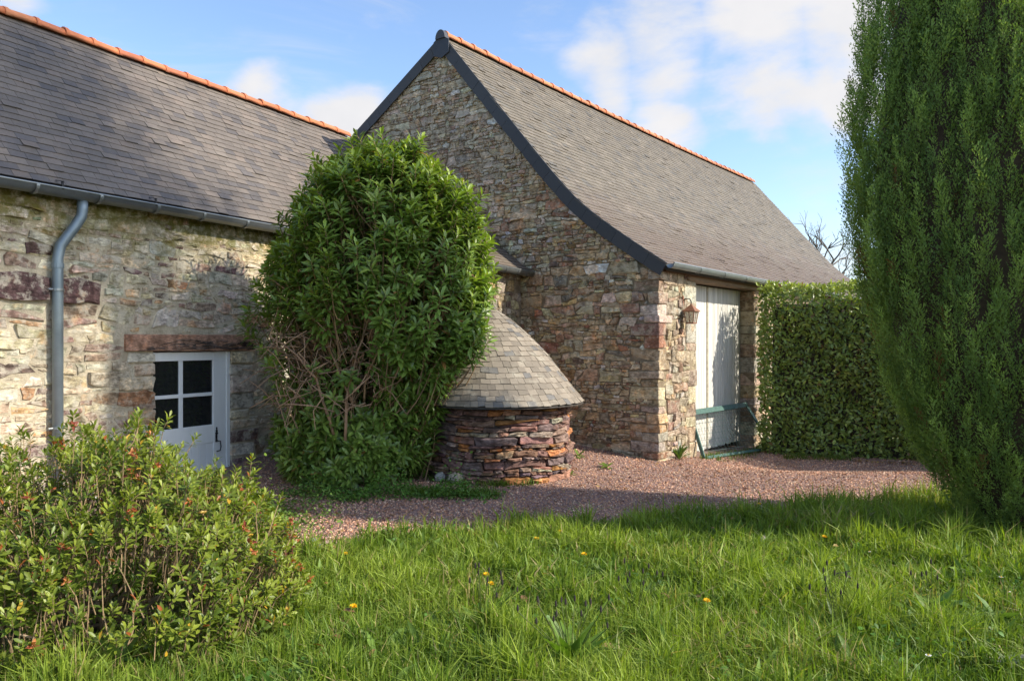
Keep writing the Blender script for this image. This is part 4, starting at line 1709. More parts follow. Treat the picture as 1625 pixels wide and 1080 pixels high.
# three pale stems that cross the bare hollow on the left
for pts_ in (((560, 640, 10.0), (530, 570, 9.95), (500, 505, 10.0), (430, 440, 10.1)), ((548, 700, 9.9), (555, 600, 9.9), (575, 540, 9.85), (600, 470, 9.9)),
             ((530, 690, 9.95), (500, 600, 9.9), (470, 560, 9.9), (430, 535, 10.0))):
    p = np.array([at(a, Y, py=b) for a, b, Y in pts_])
    tt = np.linspace(0, 3, 10)
    p = np.stack([np.interp(tt, range(4), p[:, k]) for k in range(3)], 1) + r1.normal(0, 0.012, (10, 3))
    obj_pieces('stem', [tube(p, np.linspace(0.021, 0.008, 10), 7, (0.30, 0.18, 0.105))], M['bark'], bush, None, True)
    nodes.append(p)
NP = np.concatenate(nodes)
NP = NP[NP[:, 2] > 0.3]
tw = []
for i in range(len(tips)):
    b = tips[i] - axes[i] * 0.30
    c = b - axes[i] * r1.uniform(0.15, 0.45) - Z3 * r1.uniform(0.1, 0.35) + (A(BC[0], BC[1], 0) - b * A(1, 1, 0)) * 0.12
    if r1.random() < 0.2:
        cand = NP[np.argsort(((NP - b) ** 2 * A(1, 1, 0.6)).sum(1))[:6]]
        c = cand[np.argmin(cand[:, 2])]
    mid = (b + c) / 2 - axes[i] * 0.08 + r1.normal(0, 0.06, 3)
    p = np.concatenate([bez(c, mid, b, 4), [tips[i]]])
    tw.append(tube(p, [0.011, 0.009, 0.007, 0.006, 0.004], 4, np.array((0.30, 0.19, 0.10)) * r1.uniform(0.6, 1.3), False))
for i in range(190):
    # leafless twigs of the hollow
    o = at(r1.uniform(435, 605), r1.uniform(9.7, 10.3), py=r1.uniform(520, 660))
    dd = unit(r1.normal(0, 1, 3) * A(1, 0.5, 0.8) + A(-0.25, -0.15, 0.2))
    ln = r1.uniform(0.2, 0.5)
    p = np.array([o, o + dd * ln * 0.5 + r1.normal(0, 0.04, 3), o + dd * ln + r1.normal(0, 0.06, 3) - Z3 * 0.05])
    tw.append(tube(p, [0.009, 0.007, 0.004], 4, np.array((0.32, 0.20, 0.12)) * r1.uniform(0.6, 1.25), False))
obj_pieces('twigs', tw, M['bark'], bush, 'stuff', True)

# ------------------------------------------------------------------ flowering shrub in front (lower left)
r2 = np.random.default_rng(23)
SCN = A(-2.75, 4.75, 0)
shrub = empty('leafy_shrub', (SCN[0], SCN[1], float(gz(*SCN[:2]))), 'yellow green shrub with browned flower heads in the lower left foreground', 'shrub')


def shrub_top(x, y):
    """height of the leafy dome"""
    q = ((x + 2.85) / 1.6) ** 2 + ((y - 4.75) / 1.25) ** 2
    b = 1.02 * np.sqrt(np.clip(1 - q, 0, 1))
    return b + 0.16 * np.sin(x * 5.3 + 1.0) * np.cos(y * 4.1) * np.clip(1 - q, 0, 1) ** 0.5 + 0.16 * np.exp(-((x + 3.25) / 0.4) ** 2) + 0.13 * np.exp(-((x + 2.02) / 0.42) ** 2) * (q < 0.9)


n_sh = 4300
x = r2.uniform(-4.45, -1.2, n_sh)
y = r2.uniform(3.5, 6.0, n_sh)
ht = shrub_top(x, y)
ok = ht > 0.12
x, y, ht = x[ok], y[ok], ht[ok]
fz = np.where(r2.random(len(x)) < 0.62, r2.uniform(0.86, 1.07, len(x)), r2.uniform(0.15, 0.9, len(x)))
tips = np.stack([x, y, gz(x, y) + 0.05 + ht * fz + r2.normal(0, 0.03, len(x))], -1)
thin = (np.sin(tips[:, 0] * 4.7 + 1.1) * np.sin(tips[:, 2] * 6.1 + tips[:, 1] * 3.0 + 0.6) > 0.38) & (r2.random(len(x)) < 0.72)
thin |= (tips[:, 0] < -2.9) & (r2.random(len(x)) < 0.32)
x, y, ht, fz, tips = x[~thin], y[~thin], ht[~thin], fz[~thin], tips[~thin]
spike = r2.random(len(x)) < 0.05
tips[spike, 2] += r2.uniform(0.06, 0.28, spike.sum())
cen = SCN + A(0, 0, 0.1)
axes = unit((tips - cen) * A(1, 1, 0.8) * 0.5 + Z3[None] * 0.75 + r2.normal(0, 0.28, tips.shape))
pos, d, nr, L, rank, idx = whorl_leaves(tips, axes, 13, 0.085, (0.042, 0.068), 82, 26, r2)
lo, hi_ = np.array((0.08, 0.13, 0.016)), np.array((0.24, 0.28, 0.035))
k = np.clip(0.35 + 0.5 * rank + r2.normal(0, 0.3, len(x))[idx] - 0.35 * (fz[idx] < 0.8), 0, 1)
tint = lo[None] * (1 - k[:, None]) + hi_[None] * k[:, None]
tint *= r2.uniform(0.75, 1.25, (len(tint), 1))
c_ = r2.random(len(tint))
tint[c_ < 0.012] = (0.35, 0.10, 0.03)
tint[(c_ > 0.022) & (c_ < 0.032)] = (0.5, 0.3, 0.03)
leaf_field('leaf', shrub, pos, d, nr, L, leaf_proto(0.34, 0.05, 0.12, 0.34, 0.7), tint, M['leaf_shrub'], 300,
           visible_weight(pos, d, L, (fz[idx] > 0.85) * np.clip((5.4 - y[idx]), 0, 1)))
br_ = []
for i in range(34):
    a = r2.uniform(0, 2 * math.pi)
    b0 = SCN + A(r2.normal(0, 0.16), r2.normal(0, 0.14), float(gz(*SCN[:2])))
    j = r2.integers(0, len(tips))
    e_ = tips[j] - axes[j] * 0.1
    mid = (b0 + e_) / 2 + A(e_[0] - b0[0], e_[1] - b0[1], 0) * 0.15 - Z3 * 0.08 + r2.normal(0, 0.05, 3)
    p = bez(b0, mid, e_, 7) + r2.normal(0, 0.012, (7, 3))
    p[0], p[-1] = b0, e_
    obj_pieces('branch', [tube(p, np.linspace(0.016, 0.005, 7), 6, np.array((0.26, 0.19, 0.12)) * r2.uniform(0.6, 1.2))], M['bark'], shrub, None, True)
    br_.append(p)
NP = np.concatenate(br_)
tw = []
for i in range(len(tips)):
    b = tips[i] - axes[i] * 0.09
    c = b - axes[i] * r2.uniform(0.08, 0.2) - Z3 * r2.uniform(0.03, 0.12) + r2.normal(0, 0.02, 3)
    p = np.concatenate([bez(c, (b + c) / 2 - Z3 * 0.04 + r2.normal(0, 0.02, 3), b, 3), [tips[i]]])
    tw.append(tube(p, [0.0045, 0.0038, 0.003, 0.002], 3, np.array((0.28, 0.19, 0.10)) * r2.uniform(0.6, 1.3), False))
obj_pieces('twigs', tw, M['bark'], shrub, 'stuff', True)
# withered flower heads: clusters of curled petals
wf = np.where((fz > 0.9) & (r2.random(len(fz)) < 0.04))[0]
pp, pdn, pn, pl, pt = [], [], [], [], []
for i in wf:
    for k in range(11):
        dd = unit(axes[i] * 0.5 + r2.normal(0, 0.7, 3))
        pp.append(tips[i] + axes[i] * 0.01 + r2.normal(0, 0.008, 3))
        pdn.append(dd)
        pn.append(r2.normal(0, 1, 3))
        pl.append(r2.uniform(0.018, 0.036))
        pt.append(np.array([(0.36, 0.09, 0.03), (0.25, 0.06, 0.04), (0.45, 0.17, 0.05)][r2.integers(0, 3)]) * r2.uniform(0.6, 1.3))
V, fs = scatter(leaf_proto(0.45, 0.12, 0.5), LEAF_F, np.array(pp), frames(np.array(pdn), np.array(pn)), np.array(pl))
obj_np('withered_flowers', V, fs, M['leaf_shrub'], shrub, np.repeat(np.array(pt), 8, 0), True, 'stuff')

# ------------------------------------------------------------------ clipped laurel hedge beside the barn doors
r3 = np.random.default_rng(31)
HA, HB, HC = A(4.86, 14.98, 0), A(7.75, 13.75, 0), A(8.5, 11.7, 0)     # front line of the hedge, then its return towards the camera
hedge = empty('laurel_hedge', (6.5, 14.8, -0.2), 'clipped dark green laurel hedge beside the white barn doors', 'hedge')
HH = 3.02
segs = []
for a, b in ((HA, HB), (HB, HC)):
    dd = unit(b - a)
    nn = A(dd[1], -dd[0], 0)       # towards the court
    if np.dot(nn, -a) < 0:
        nn = -nn
    segs.append((a, b, dd, nn, np.linalg.norm(b - a)))
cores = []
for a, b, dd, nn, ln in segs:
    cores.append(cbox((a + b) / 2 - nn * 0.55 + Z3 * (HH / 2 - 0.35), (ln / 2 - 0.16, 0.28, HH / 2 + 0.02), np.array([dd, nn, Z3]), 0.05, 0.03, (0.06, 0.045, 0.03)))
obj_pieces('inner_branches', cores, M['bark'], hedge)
pos, nrm, frontw = [], [], []
for si, (a, b, dd, nn, ln) in enumerate(segs):
    n_ = int(ln * 3.2 * (1050 if si == 0 else 450))
    s = r3.uniform(-0.02, ln + 0.02, n_)
    zz = r3.uniform(-0.28, HH, n_)
    dep = r3.exponential(0.09, n_)
    bulge = 0.09 * np.sin(s * 2.3 + zz * 1.9) + 0.05 * np.sin(zz * 4.1 - s * 3.0) + 0.04 * np.sin(s * 7 + zz * 6)
    pos.append(a + dd * s[:, None] + nn * (bulge - dep)[:, None] + Z3 * zz[:, None])
    nrm.append(np.repeat(nn[None], n_, 0))
    frontw.append((dep < 0.06) * 1.0)
    # top and back
    n_ = int(ln * 1.1 * 420)
    s = r3.uniform(-0.02, ln + 0.02, n_)
    o = r3.uniform(-1.1, 0.0, n_)
    pos.append(a + dd * s[:, None] + nn * o[:, None] + Z3 * (HH - r3.exponential(0.06, n_) + 0.04 * np.sin(s * 5))[:, None])
    nrm.append(np.repeat((Z3 + nn * 0.2)[None], n_, 0))
    frontw.append(np.zeros(n_))
    n_ = int(ln * 3.0 * 150)
    pos.append(a + dd * r3.uniform(0, ln, n_)[:, None] - nn * (1.05 - r3.exponential(0.06, n_))[:, None] + Z3 * r3.uniform(-0.3, HH, n_)[:, None])
    nrm.append(np.repeat(-nn[None], n_, 0))
    frontw.append(np.zeros(n_))
    # ends
    for e, sg in ((a, -1), (b, 1)):
        if (si == 0 and sg > 0) or (si == 1 and sg < 0):
            continue
        n_ = int(1.1 * 3.0 * 420)
        pos.append(e - nn * r3.uniform(0, 1.05, n_)[:, None] + dd * sg * (0.02 - r3.exponential(0.07, n_) + 0.06 * np.sin(r3.uniform(0, 6, n_)))[:, None] + Z3 * r3.uniform(-0.28, HH, n_)[:, None])
        nrm.append(np.repeat((dd * sg)[None], n_, 0))
        frontw.append(np.zeros(n_))
pos, nrm, frontw = np.concatenate(pos), np.concatenate(nrm), np.concatenate(frontw)
n_ = len(pos)
lat = unit(np.cross(nrm, Z3[None]) + 1e-4)
d = unit(lat * r3.normal(0, 0.8, (n_, 1)) + Z3[None] * r3.normal(-0.1, 0.75, (n_, 1)) + nrm * r3.uniform(0.05, 0.8, (n_, 1)))
nr = unit(nrm * 0.75 + Z3[None] * 0.4 + r3.normal(0, 0.62, (n_, 3)))
L = r3.uniform(0.055, 0.125, n_)
k = np.clip(r3.normal(0.25, 0.3, n_) + 0.8 * (pos[:, 2] > HH - 0.12), 0, 1)
tint = np.array((0.16, 0.225, 0.05))[None] * (1 - k[:, None]) + np.array((0.30, 0.35, 0.07))[None] * k[:, None]
tint *= r3.uniform(0.65, 1.35, (n_, 1))
c_ = r3.random(n_)
tint[c_ < 0.02] = (0.22, 0.13, 0.05)
leaf_field('leaf', hedge, pos, d, nr, L, leaf_proto(0.42, 0.05, 0.12, 0.3, 0.66), tint, M['leaf_hedge'], 300,
           visible_weight(pos, d, L, frontw * ~((proj(pos)[0] > 1440) | (proj(pos)[1] < 440))))

# ------------------------------------------------------------------ big cypress on the right
r4 = np.random.default_rng(41)
CYC = A(5.15, 7.6, 0)
CYF = 0.66                             # the crown is narrower front to back
cyp = empty('cypress_tree', (CYC[0], CYC[1], float(gz(*CYC[:2]))), 'big dense cypress standing in the grass at the right edge', 'tree')
CZ = np.array([0.08, 0.4, 0.8, 1.32, 1.95, 2.64, 3.38, 4.19, 5.05, 7.0, 9.0, 10.6])
CR = np.array([0.58, 0.80, 1.06, 1.34, 1.55, 1.72, 1.76, 1.68, 1.54, 1.15, 0.62, 0.2]) - 0.19
CR = CR * 1.086 + 0.05
CZ = CAM_H + (CZ - CAM_H) * 1.086


def plume_proto(seed, nb=17, nl=4):
    r = np.random.default_rng(seed)
    V, F = [], []

    def dia(p, d, nrm_, ln, wd):
        d = unit(d)
        s_ = unit(np.cross(d, nrm_))
        k0 = len(V)
        V.extend([p, p + d * ln * 0.5 + s_ * wd, p + d * ln, p + d * ln * 0.5 - s_ * wd])
        F.append([k0, k0 + 1, k0 + 2, k0 + 3])
    for i in range(nb):
        h = 0.06 + 0.9 * i / nb
        az = i * 2.4 + r.normal(0, 0.4)
        out = A(math.cos(az), math.sin(az) * 0.75, 0)
        bl_ = 0.30 * (1 - h) ** 0.7 + 0.06
        d = unit(out * 0.62 + Z3 * 0.8 + r.normal(0, 0.1, 3))
        p0 = Z3 * h
        for k in range(nl):
            q = p0 + d * bl_ * (k + 0.6) / nl
            sd = (1 if k % 2 else -1)
            side = unit(np.cross(d, out + r.normal(0, 0.5, 3)))
            dia(q, d + side * sd * 0.75 + r.normal(0, 0.2, 3), r.normal(0, 1, 3), r.uniform(0.065, 0.10), r.uniform(0.013, 0.020))
        dia(p0 + d * bl_, d, r.normal(0, 1, 3), 0.065, 0.013)
    for k in range(8):
        dia(Z3 * (0.55 + 0.45 * k / 8), Z3 + r.normal(0, 0.35, 3), r.normal(0, 1, 3), 0.075, 0.014)
    return np.array(V), [np.array(F)]


protos = [plume_proto(100 + i) for i in range(4)]
cV, cF, cT = [], [], []
k0 = 0


def add_plumes(n_, zlo, zhi, fr, size, coarse=False):
    global k0
    z = r4.uniform(zlo, zhi, n_ * 3)
    Rz = np.interp(z, CZ, CR)
    acc = r4.random(len(z)) < Rz / 1.7
    z, Rz = z[acc][:n_], Rz[acc][:n_]
    th = r4.uniform(0, 2 * math.pi, len(z))
    far = (np.sin(th) > 0.35) & (r4.random(len(z)) < 0.6)          # sparser on the side away from the lawn
    z, Rz, th = z[~far], Rz[~far], th[~far]
    lob = 1 + 0.03 * np.sin(th * 5 + z * 1.2) + 0.03 * np.sin(th * 11 - z * 2.0)
    if not coarse:
        gapm = (np.sin(th * 9 + 2.0 * np.sin(z * 1.1)) * np.sin(z * 2.3 + 3 * np.sin(th * 4)) > 0.72) & (r4.random(len(z)) < 0.35)
        z, Rz, th, lob = z[~gapm], Rz[~gapm], th[~gapm], lob[~gapm]
    f = r4.uniform(fr[0], fr[1], len(z))
    rr = Rz * f * lob
    pos = np.stack([CYC[0] + np.cos(th) * rr, CYC[1] + np.sin(th) * rr * CYF, z], -1)
    out = np.stack([np.cos(th), np.sin(th), np.zeros_like(th)], -1)
    if not coarse:
        ncol = 61
        cen_th = (np.arange(ncol) + 0.35 * np.sin(np.arange(ncol) * 7.3)) * 2 * math.pi / ncol
        pickc = r4.random(len(z)) < 0.36
        ci = np.round(th / (2 * math.pi) * ncol).astype(int) % ncol
        th2 = cen_th[ci] + 0.14 * np.sin(z * 2.3 + ci * 2.1) + r4.normal(0, 0.03, len(z))
        th = np.where(pickc, th2, th)
        f = np.where(pickc, f + 0.025, f - 0.015)
        rr = Rz * f * lob
        pos = np.stack([CYC[0] + np.cos(th) * rr, CYC[1] + np.sin(th) * rr * CYF, z], -1)
        out = np.stack([np.cos(th), np.sin(th), np.zeros_like(th)], -1)
    lean_ = np.interp(z, [0, 1.5, 3.5, 6], [0.55, 0.28, 0.08, 0.02])
    ax = unit(out * lean_[:, None] + Z3[None] + r4.normal(0, 0.13, pos.shape))
    # proto's axis is z: build frames with z along ax
    x_ = unit(np.cross(out, ax))
    y_ = np.cross(ax, x_)
    spin = r4.uniform(0, 6.28, len(z))
    xr = np.cos(spin)[:, None] * x_ + np.sin(spin)[:, None] * y_
    R = np.stack([xr, np.cross(ax, xr), ax], 1)
    sc = r4.uniform(size[0], size[1], len(z))
    which = r4.integers(0, 4, len(z))
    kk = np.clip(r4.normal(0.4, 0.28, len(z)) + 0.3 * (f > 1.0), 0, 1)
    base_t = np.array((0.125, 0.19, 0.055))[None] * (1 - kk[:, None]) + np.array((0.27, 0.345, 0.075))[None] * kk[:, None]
    base_t[r4.random(len(z)) < 0.015] = (0.16, 0.075, 0.03)
    for w_ in range(4):
        s = which == w_
        pv, pf = protos[w_]
        V, fs = scatter(pv, pf, pos[s] - ax[s] * (sc[s] * 0.5)[:, None], R[s], np.stack([sc[s] * 0.85, sc[s] * 0.85, sc[s] * 1.12], 1))
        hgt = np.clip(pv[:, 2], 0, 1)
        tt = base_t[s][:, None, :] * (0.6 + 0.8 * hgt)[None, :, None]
        cV.append(V)
        cF.append(fs[0] + k0)
        cT.append(tt.reshape(-1, 3))
        k0 += len(V)


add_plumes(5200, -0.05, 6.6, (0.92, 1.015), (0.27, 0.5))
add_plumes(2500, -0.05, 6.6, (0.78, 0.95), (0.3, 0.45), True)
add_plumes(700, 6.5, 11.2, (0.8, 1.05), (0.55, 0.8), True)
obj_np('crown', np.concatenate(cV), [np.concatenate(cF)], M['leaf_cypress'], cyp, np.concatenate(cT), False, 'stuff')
inner = lathe([(max(r - 0.20, 0.02), z) for z, r in zip(CZ, CR * 0.97)], 24, (0, 0, 0), None, (0.075, 0.045, 0.028))
inner = (inner[0] * A(1, CYF, 1) + CYC, inner[1], inner[2])
obj_pieces('dead_inner_twigs', [inner], M['bark'], cyp)
obj_pieces('trunk', [tube([CYC + A(0, 0, -0.1), CYC + A(0.02, 0, 0.5), CYC + A(0, 0.03, 3.0)], [0.2, 0.17, 0.1], 10, (0.2, 0.12, 0.08))], M['bark'], cyp)

# ------------------------------------------------------------------ tall pine just outside the picture: it throws the broken shade over house and bush
r5 = np.random.default_rng(52)
PC = A(20.0, 2.6, 0)
pine = empty('pine_tree', PC, 'tall bare trunked pine standing outside the picture on the right', 'tree')
obj_pieces('trunk', [tube([PC, PC + A(0.1, 0, 9), PC + A(0, 0.1, 18), PC + A(0.1, 0, 26.5)], [0.42, 0.34, 0.22, 0.05], 10, (0.2, 0.12, 0.08))], M['bark'], pine)
pp = []
bb = []
for i in range(40):
    zc = r5.uniform(18.8, 26.6)
    a = r5.uniform(0, 6.28)
    rad = r5.uniform(0.3, 2.1) * np.interp(zc, [18.5, 22, 27], [1.0, 0.9, 0.25])
    if math.sin(a) * rad < -0.2 and zc < 22.3:
        zc += 3.4
    c = PC + A(math.cos(a) * rad, math.sin(a) * rad, zc)
    bb.append(tube([PC + Z3 * (zc - 0.7), (PC + Z3 * (zc - 0.5) + c) / 2, c], [0.06, 0.045, 0.02], 5, (0.2, 0.12, 0.08)))
    pp.append(c + r5.normal(0, 1, (165, 3)) * A(0.62, 0.62, 0.42))
pp = np.concatenate(pp)
dd = unit(r5.normal(0, 1, pp.shape) + A(0, 0, 0.4))
V, fs = scatter(leaf_proto(0.3), LEAF_F, pp, frames(dd, r5.normal(0, 1, pp.shape)), r5.uniform(0.16, 0.3, len(pp)))
obj_np('crown', V, fs, M['leaf_cypress'], pine, np.repeat(np.array((0.04, 0.075, 0.02))[None] * r5.uniform(0.7, 1.3, (len(pp), 1)), 8, 0), False, 'stuff')
obj_pieces('limbs', bb, M['bark'], pine, 'stuff')

# ------------------------------------------------------------------ bare tree behind the barn
r6 = np.random.default_rng(61)
TB = A(15.4, 40.0, 0)
bare_t = empty('bare_tree', TB, 'leafless tree with fine branches behind the far end of the barn roof', 'tree')
limbs, fine = [], []


def grow(p, d, ln, rad, lvl):
    q = [p]
    for k in range(3):
        d = unit(d + r6.normal(0, 0.16, 3) + A(0, 0, 0.05))
        q.append(q[-1] + d * ln / 3)
    (limbs if lvl < 2 else fine).append(tube(q, [rad, rad * 0.88, rad * 0.75, rad * 0.6], 5 if lvl < 3 else 3, np.array((0.15, 0.12, 0.10)) * r6.uniform(0.8, 1.2), False))
    if lvl >= 6:
        return
    for k in range(3 if lvl < 4 else 2):
        nd = unit(d + r6.normal(0, 0.5, 3) + A(0, 0, 0.1))
        grow(q[r6.integers(2, 4)], nd, ln * r6.uniform(0.6, 0.82), max(rad * 0.58, 0.006), lvl + 1)


grow(TB, A(0.02, 0, 1), 3.1, 0.24, 0)
obj_pieces('trunk', limbs, M['bark'], bare_t, None, True)
obj_pieces('branches', fine, M['bark'], bare_t, 'stuff', True)

# ------------------------------------------------------------------ things by the barn doors
# lantern
lz = 2.62
lv = (lambda px: float(((px - CX) / F_PX * C0[1] - C0[0]) / (W[0] - (px - CX) / F_PX * W[1])))(1082)
lant = empty('wall_lantern', B(lv, 0, 2.3), 'rust brown glass lantern on a bracket beside the barn doors', 'lantern')
LP = B(lv, -0.17, 0)


def lq(dx, dy, z):
    return LP + W * dx + NF * dy + Z3 * z


obj_pieces('wall_plate', [cbox(B(lv, -0.02, 2.62), (0.025, 0.014, 0.09), np.array([W, NF, Z3]), 0.005)], M['copper'], lant)
obj_pieces('bracket', [tube([B(lv, -0.03, 2.63), B(lv, -0.07, 2.66), B(lv, -0.14, 2.655), LP + Z3 * 2.61, LP + Z3 * 2.545], 0.009, 6)], M['iron'], lant)
rf = []
tp, bt, zt, zb = 0.018, 0.115, 2.548, 2.45
ring = [(1, 1), (-1, 1), (-1, -1), (1, -1)]
Vr = [lq(a * bt, b * bt, zb) for a, b in ring] + [lq(a * tp, b * tp, zt) for a, b in ring] + [lq(a * bt, b * bt, zb - 0.014) for a, b in ring]
fr = [[0, 1, 5, 4], [1, 2, 6, 5], [2, 3, 7, 6], [3, 0, 4, 7], [4, 5, 6, 7], [8, 9, 1, 0], [9, 10, 2, 1], [10, 11, 3, 2], [11, 8, 0, 3], [11, 10, 9, 8]]
obj_pieces('lantern_roof', [(np.array(Vr), fr, (1, 1, 1)), lathe([(0.018, 0), (0.022, 0.013), (0.009, 0.025)], 8, LP + Z3 * 2.543)], M['copper'], lant)
b0, b1, zb0, zb1 = 0.09, 0.064, 2.436, 2.25
for a, b in ring:
    obj_pieces('bar', [beam(lq(a * b0, b * b0, zb0), lq(a * b1, b * b1, zb1), 0.013, 0.013, up=NF, c=0.002)], M['copper'], lant)
for i in range(4):
    (a, b), (a2, b2) = ring[i], ring[(i + 1) % 4]
    obj_pieces('bar', [beam(lq((a + a2) / 2 * b0, (b + b2) / 2 * b0, zb0), lq((a + a2) / 2 * b1, (b + b2) / 2 * b1, zb1), 0.008, 0.008, up=NF, c=0.002)], M['copper'], lant)
    q = np.array([lq(a * b0 * .97, b * b0 * .97, zb0), lq(a2 * b0 * .97, b2 * b0 * .97, zb0), lq(a2 * b1 * .97, b2 * b1 * .97, zb1), lq(a * b1 * .97, b * b1 * .97, zb1)])
    nn = unit(A(0, 0, 0) + (q.mean(0) - LP) * A(1, 1, 0))
    obj_pieces('glass_pane', [prism(q, -nn * 0.003)], M['lantern_glass'], lant)
obj_pieces('base', [cbox(lq(0, 0, zb1 - 0.008), (b1 + 0.01, b1 + 0.01, 0.01), np.array([W, NF, Z3]), 0.003)], M['copper'], lant)
obj_pieces('bulb', [lathe([(0.015, 0), (0.018, 0.05), (0.028, 0.085), (0.022, 0.115), (0.004, 0.125)], 10, LP + Z3 * 2.265)], M['lantern_glass'], lant)

# green framed wire panel leaning on the doors
def Bz(s, u):
    p = B(s, u, 0)
    return p + Z3 * float(gz(p[0], p[1]))


tl_, tr_ = B(1.52, 0.13, 0.66), B(4.30, 0.13, 0.62)
bl_, br_p = Bz(1.36, -0.20) + Z3 * 0.02, Bz(4.36, -0.42) + Z3 * 0.02
pan = empty('wire_panel', (bl_ + br_p) / 2, 'green metal framed wire mesh panel leaning against the barn doors', 'panel')
pn_ = unit(np.cross(tr_ - tl_, bl_ - tl_))
dn = unit((bl_ - tl_))
obj_pieces('top_rail', [beam(tl_, tr_, 0.03, 0.10, up=dn, c=0.004)], M['green_metal'], pan)
obj_pieces('bottom_rail', [beam(bl_, br_p, 0.03, 0.05, up=dn, c=0.004)], M['green_metal'], pan)
obj_pieces('side_post', [beam(tl_ - dn * 0.05, bl_, 0.035, 0.06, up=pn_, c=0.004)], M['green_metal'], pan)
obj_pieces('side_post', [beam(tr_ - dn * 0.05, br_p, 0.03, 0.11, up=unit(tr_ - tl_), c=0.004)], M['green_metal'], pan)
wr = []
for i in range(1, 22):
    f = i / 22
    wr.append(tube([tl_ + (tr_ - tl_) * f, bl_ + (br_p - bl_) * f], 0.0028, 4))
for i in range(1, 8):
    f = i / 8
    wr.append(tube([tl_ + (bl_ - tl_) * f, tr_ + (br_p - tr_) * f], 0.0028, 4))
obj_pieces('wire_mesh', wr, M['wire'], pan)

# assumed bench for the white shape at the house wall behind the shrub
wb0, wb1 = H(v_at(128, 0.05), 0.05, 0.52), H(v_at(232, 0.05), 0.05, 0.52)
wbd = empty('bench', (wb0 + wb1) / 2 * A(1, 1, 0), 'assumed white board bench at the foot of the house wall behind the shrub', 'bench')
obj_pieces('seat', [beam(wb0, wb1, 0.3, 0.05, c=0.006, tint=(0.8, 0.8, 0.77))], M['white_paint'], wbd)
for f in (0.12, 0.88):
    p = wb0 + (wb1 - wb0) * f
    obj_pieces('leg', [beam(p * A(1, 1, 0), p - Z3 * 0.027, 0.26, 0.06, up=WL, c=0.004, tint=(0.78, 0.78, 0.75))], M['white_paint'], wbd)

# ------------------------------------------------------------------ gravel stones
r7 = np.random.default_rng(71)
OCT = np.array([(1, 0, 0), (-1, 0, 0), (0, 1, 0), (0, -1, 0), (0, 0, 1), (0, 0, -1)], float)
OCF = [np.array([[0, 2, 4], [2, 1, 4], [1, 3, 4], [3, 0, 4]])]
n_ = 105000
yy = 6.0 + 9.6 * r7.random(n_) ** 1.15
xx = r7.uniform(-0.36, 0.62, n_) * yy + 0.0
ey = edge_y(xx)
ok = (yy > ey - 0.35 * r7.random(n_) ** 2) & ((xx - C0[0]) * NG[0] + (yy - C0[1]) * NG[1] + 0.0 > 0.02) | ((xx - C0[0]) * NF[0] + (yy - C0[1]) * NF[1] > 0.02) & (yy > ey)
ok &= np.hypot(xx - OC[0], yy - OC[1]) > 1.0
ok &= ((xx - G0[0]) * NL[0] + (yy - G0[1]) * NL[1]) > WOFF
xx, yy = xx[ok], yy[ok]
n_ = len(xx)
sz = r7.uniform(0.006, 0.0145, n_) * r7.uniform(0.8, 1.25, n_)
pos = np.stack([xx, yy, gz(xx, yy) + sz * 0.25 + 0.004], -1)
R = frames(r7.normal(0, 1, (n_, 3)), Z3[None] + r7.normal(0, 0.45, (n_, 3)))
V, fs = scatter(OCT[:5], OCF, pos, R, np.stack([sz * r7.uniform(0.8, 1.5, n_), sz * r7.uniform(0.7, 1.2, n_), sz * r7.uniform(0.5, 1.0, n_)], 1))
pal = np.array([(0.46, 0.265, 0.195), (0.54, 0.345, 0.26), (0.30, 0.175, 0.14), (0.60, 0.46, 0.37), (0.40, 0.27, 0.22), (0.48, 0.28, 0.18)])
dirt = np.clip(0.5 + 0.5 * np.sin(xx * 1.3 + 0.7 * np.sin(yy * 1.9)) * np.sin(yy * 1.6 + 0.8 * xx) + 0.35 * np.sin(xx * 4.3 - yy * 3.1), 0, 1)[:, None]
tt = pal[r7.integers(0, 6, n_)] * r7.uniform(0.7, 1.25, (n_, 1)) * (0.80 + 0.28 * dirt) * np.array((1.12, 1.03, 0.90))
obj_np('gravel', V, fs, M['pebble'], None, np.repeat(tt, 5, 0), False, 'stuff')['label'] = 'red purple gravel covering the court in front of the barn'

# ------------------------------------------------------------------ grass
r8 = np.random.default_rng(81)


def blades(n_, xs, ys, hts, wds, bend, tint, az_bias=None):
    th = r8.uniform(0, 2 * math.pi, n_)
    side = np.stack([np.cos(th), np.sin(th), np.zeros(n_)], -1)
    th2 = r8.uniform(0, 2 * math.pi, n_)
    bd = np.stack([np.cos(th2), np.sin(th2), np.zeros(n_)], -1)
    base = np.stack([xs, ys, gz(xs, ys)], -1)
    h, w_ = hts[:, None], wds[:, None]
    b = bend[:, None]
    m1 = base + Z3 * h * 0.55 + bd * h * b * 0.22
    tip = base + Z3 * h * (1 - 0.28 * b) + bd * h * b * 0.9
    V = np.stack([base - side * w_ * 0.8, base + side * w_ * 0.8, m1 - side * w_, m1 + side * w_, tip], 1)
    k = (np.arange(n_) * 5)[:, None]
    q = k + np.array([[0, 1, 3, 2]])
    t = k + np.array([[2, 3, 4]])
    g = np.array((0.75, 0.75, 0.98, 0.98, 1.1))
    T = tint[:, None, :] * g[None, :, None]
    return V.reshape(-1, 3), [q, t], T.reshape(-1, 3)


def ground_at(px, py, lift=0.0):
    """ground point seen at a pixel of the photograph"""
    Y = 6.0
    for _ in range(30):
        X = (px - CX) / F_PX * Y
        zt_ = float(gz(X, Y)) + lift
        Y = (CAM_H - zt_) * F_PX / (py - CY)
    X = (px - CX) / F_PX * Y
    return A(X, Y, float(gz(X, Y)))


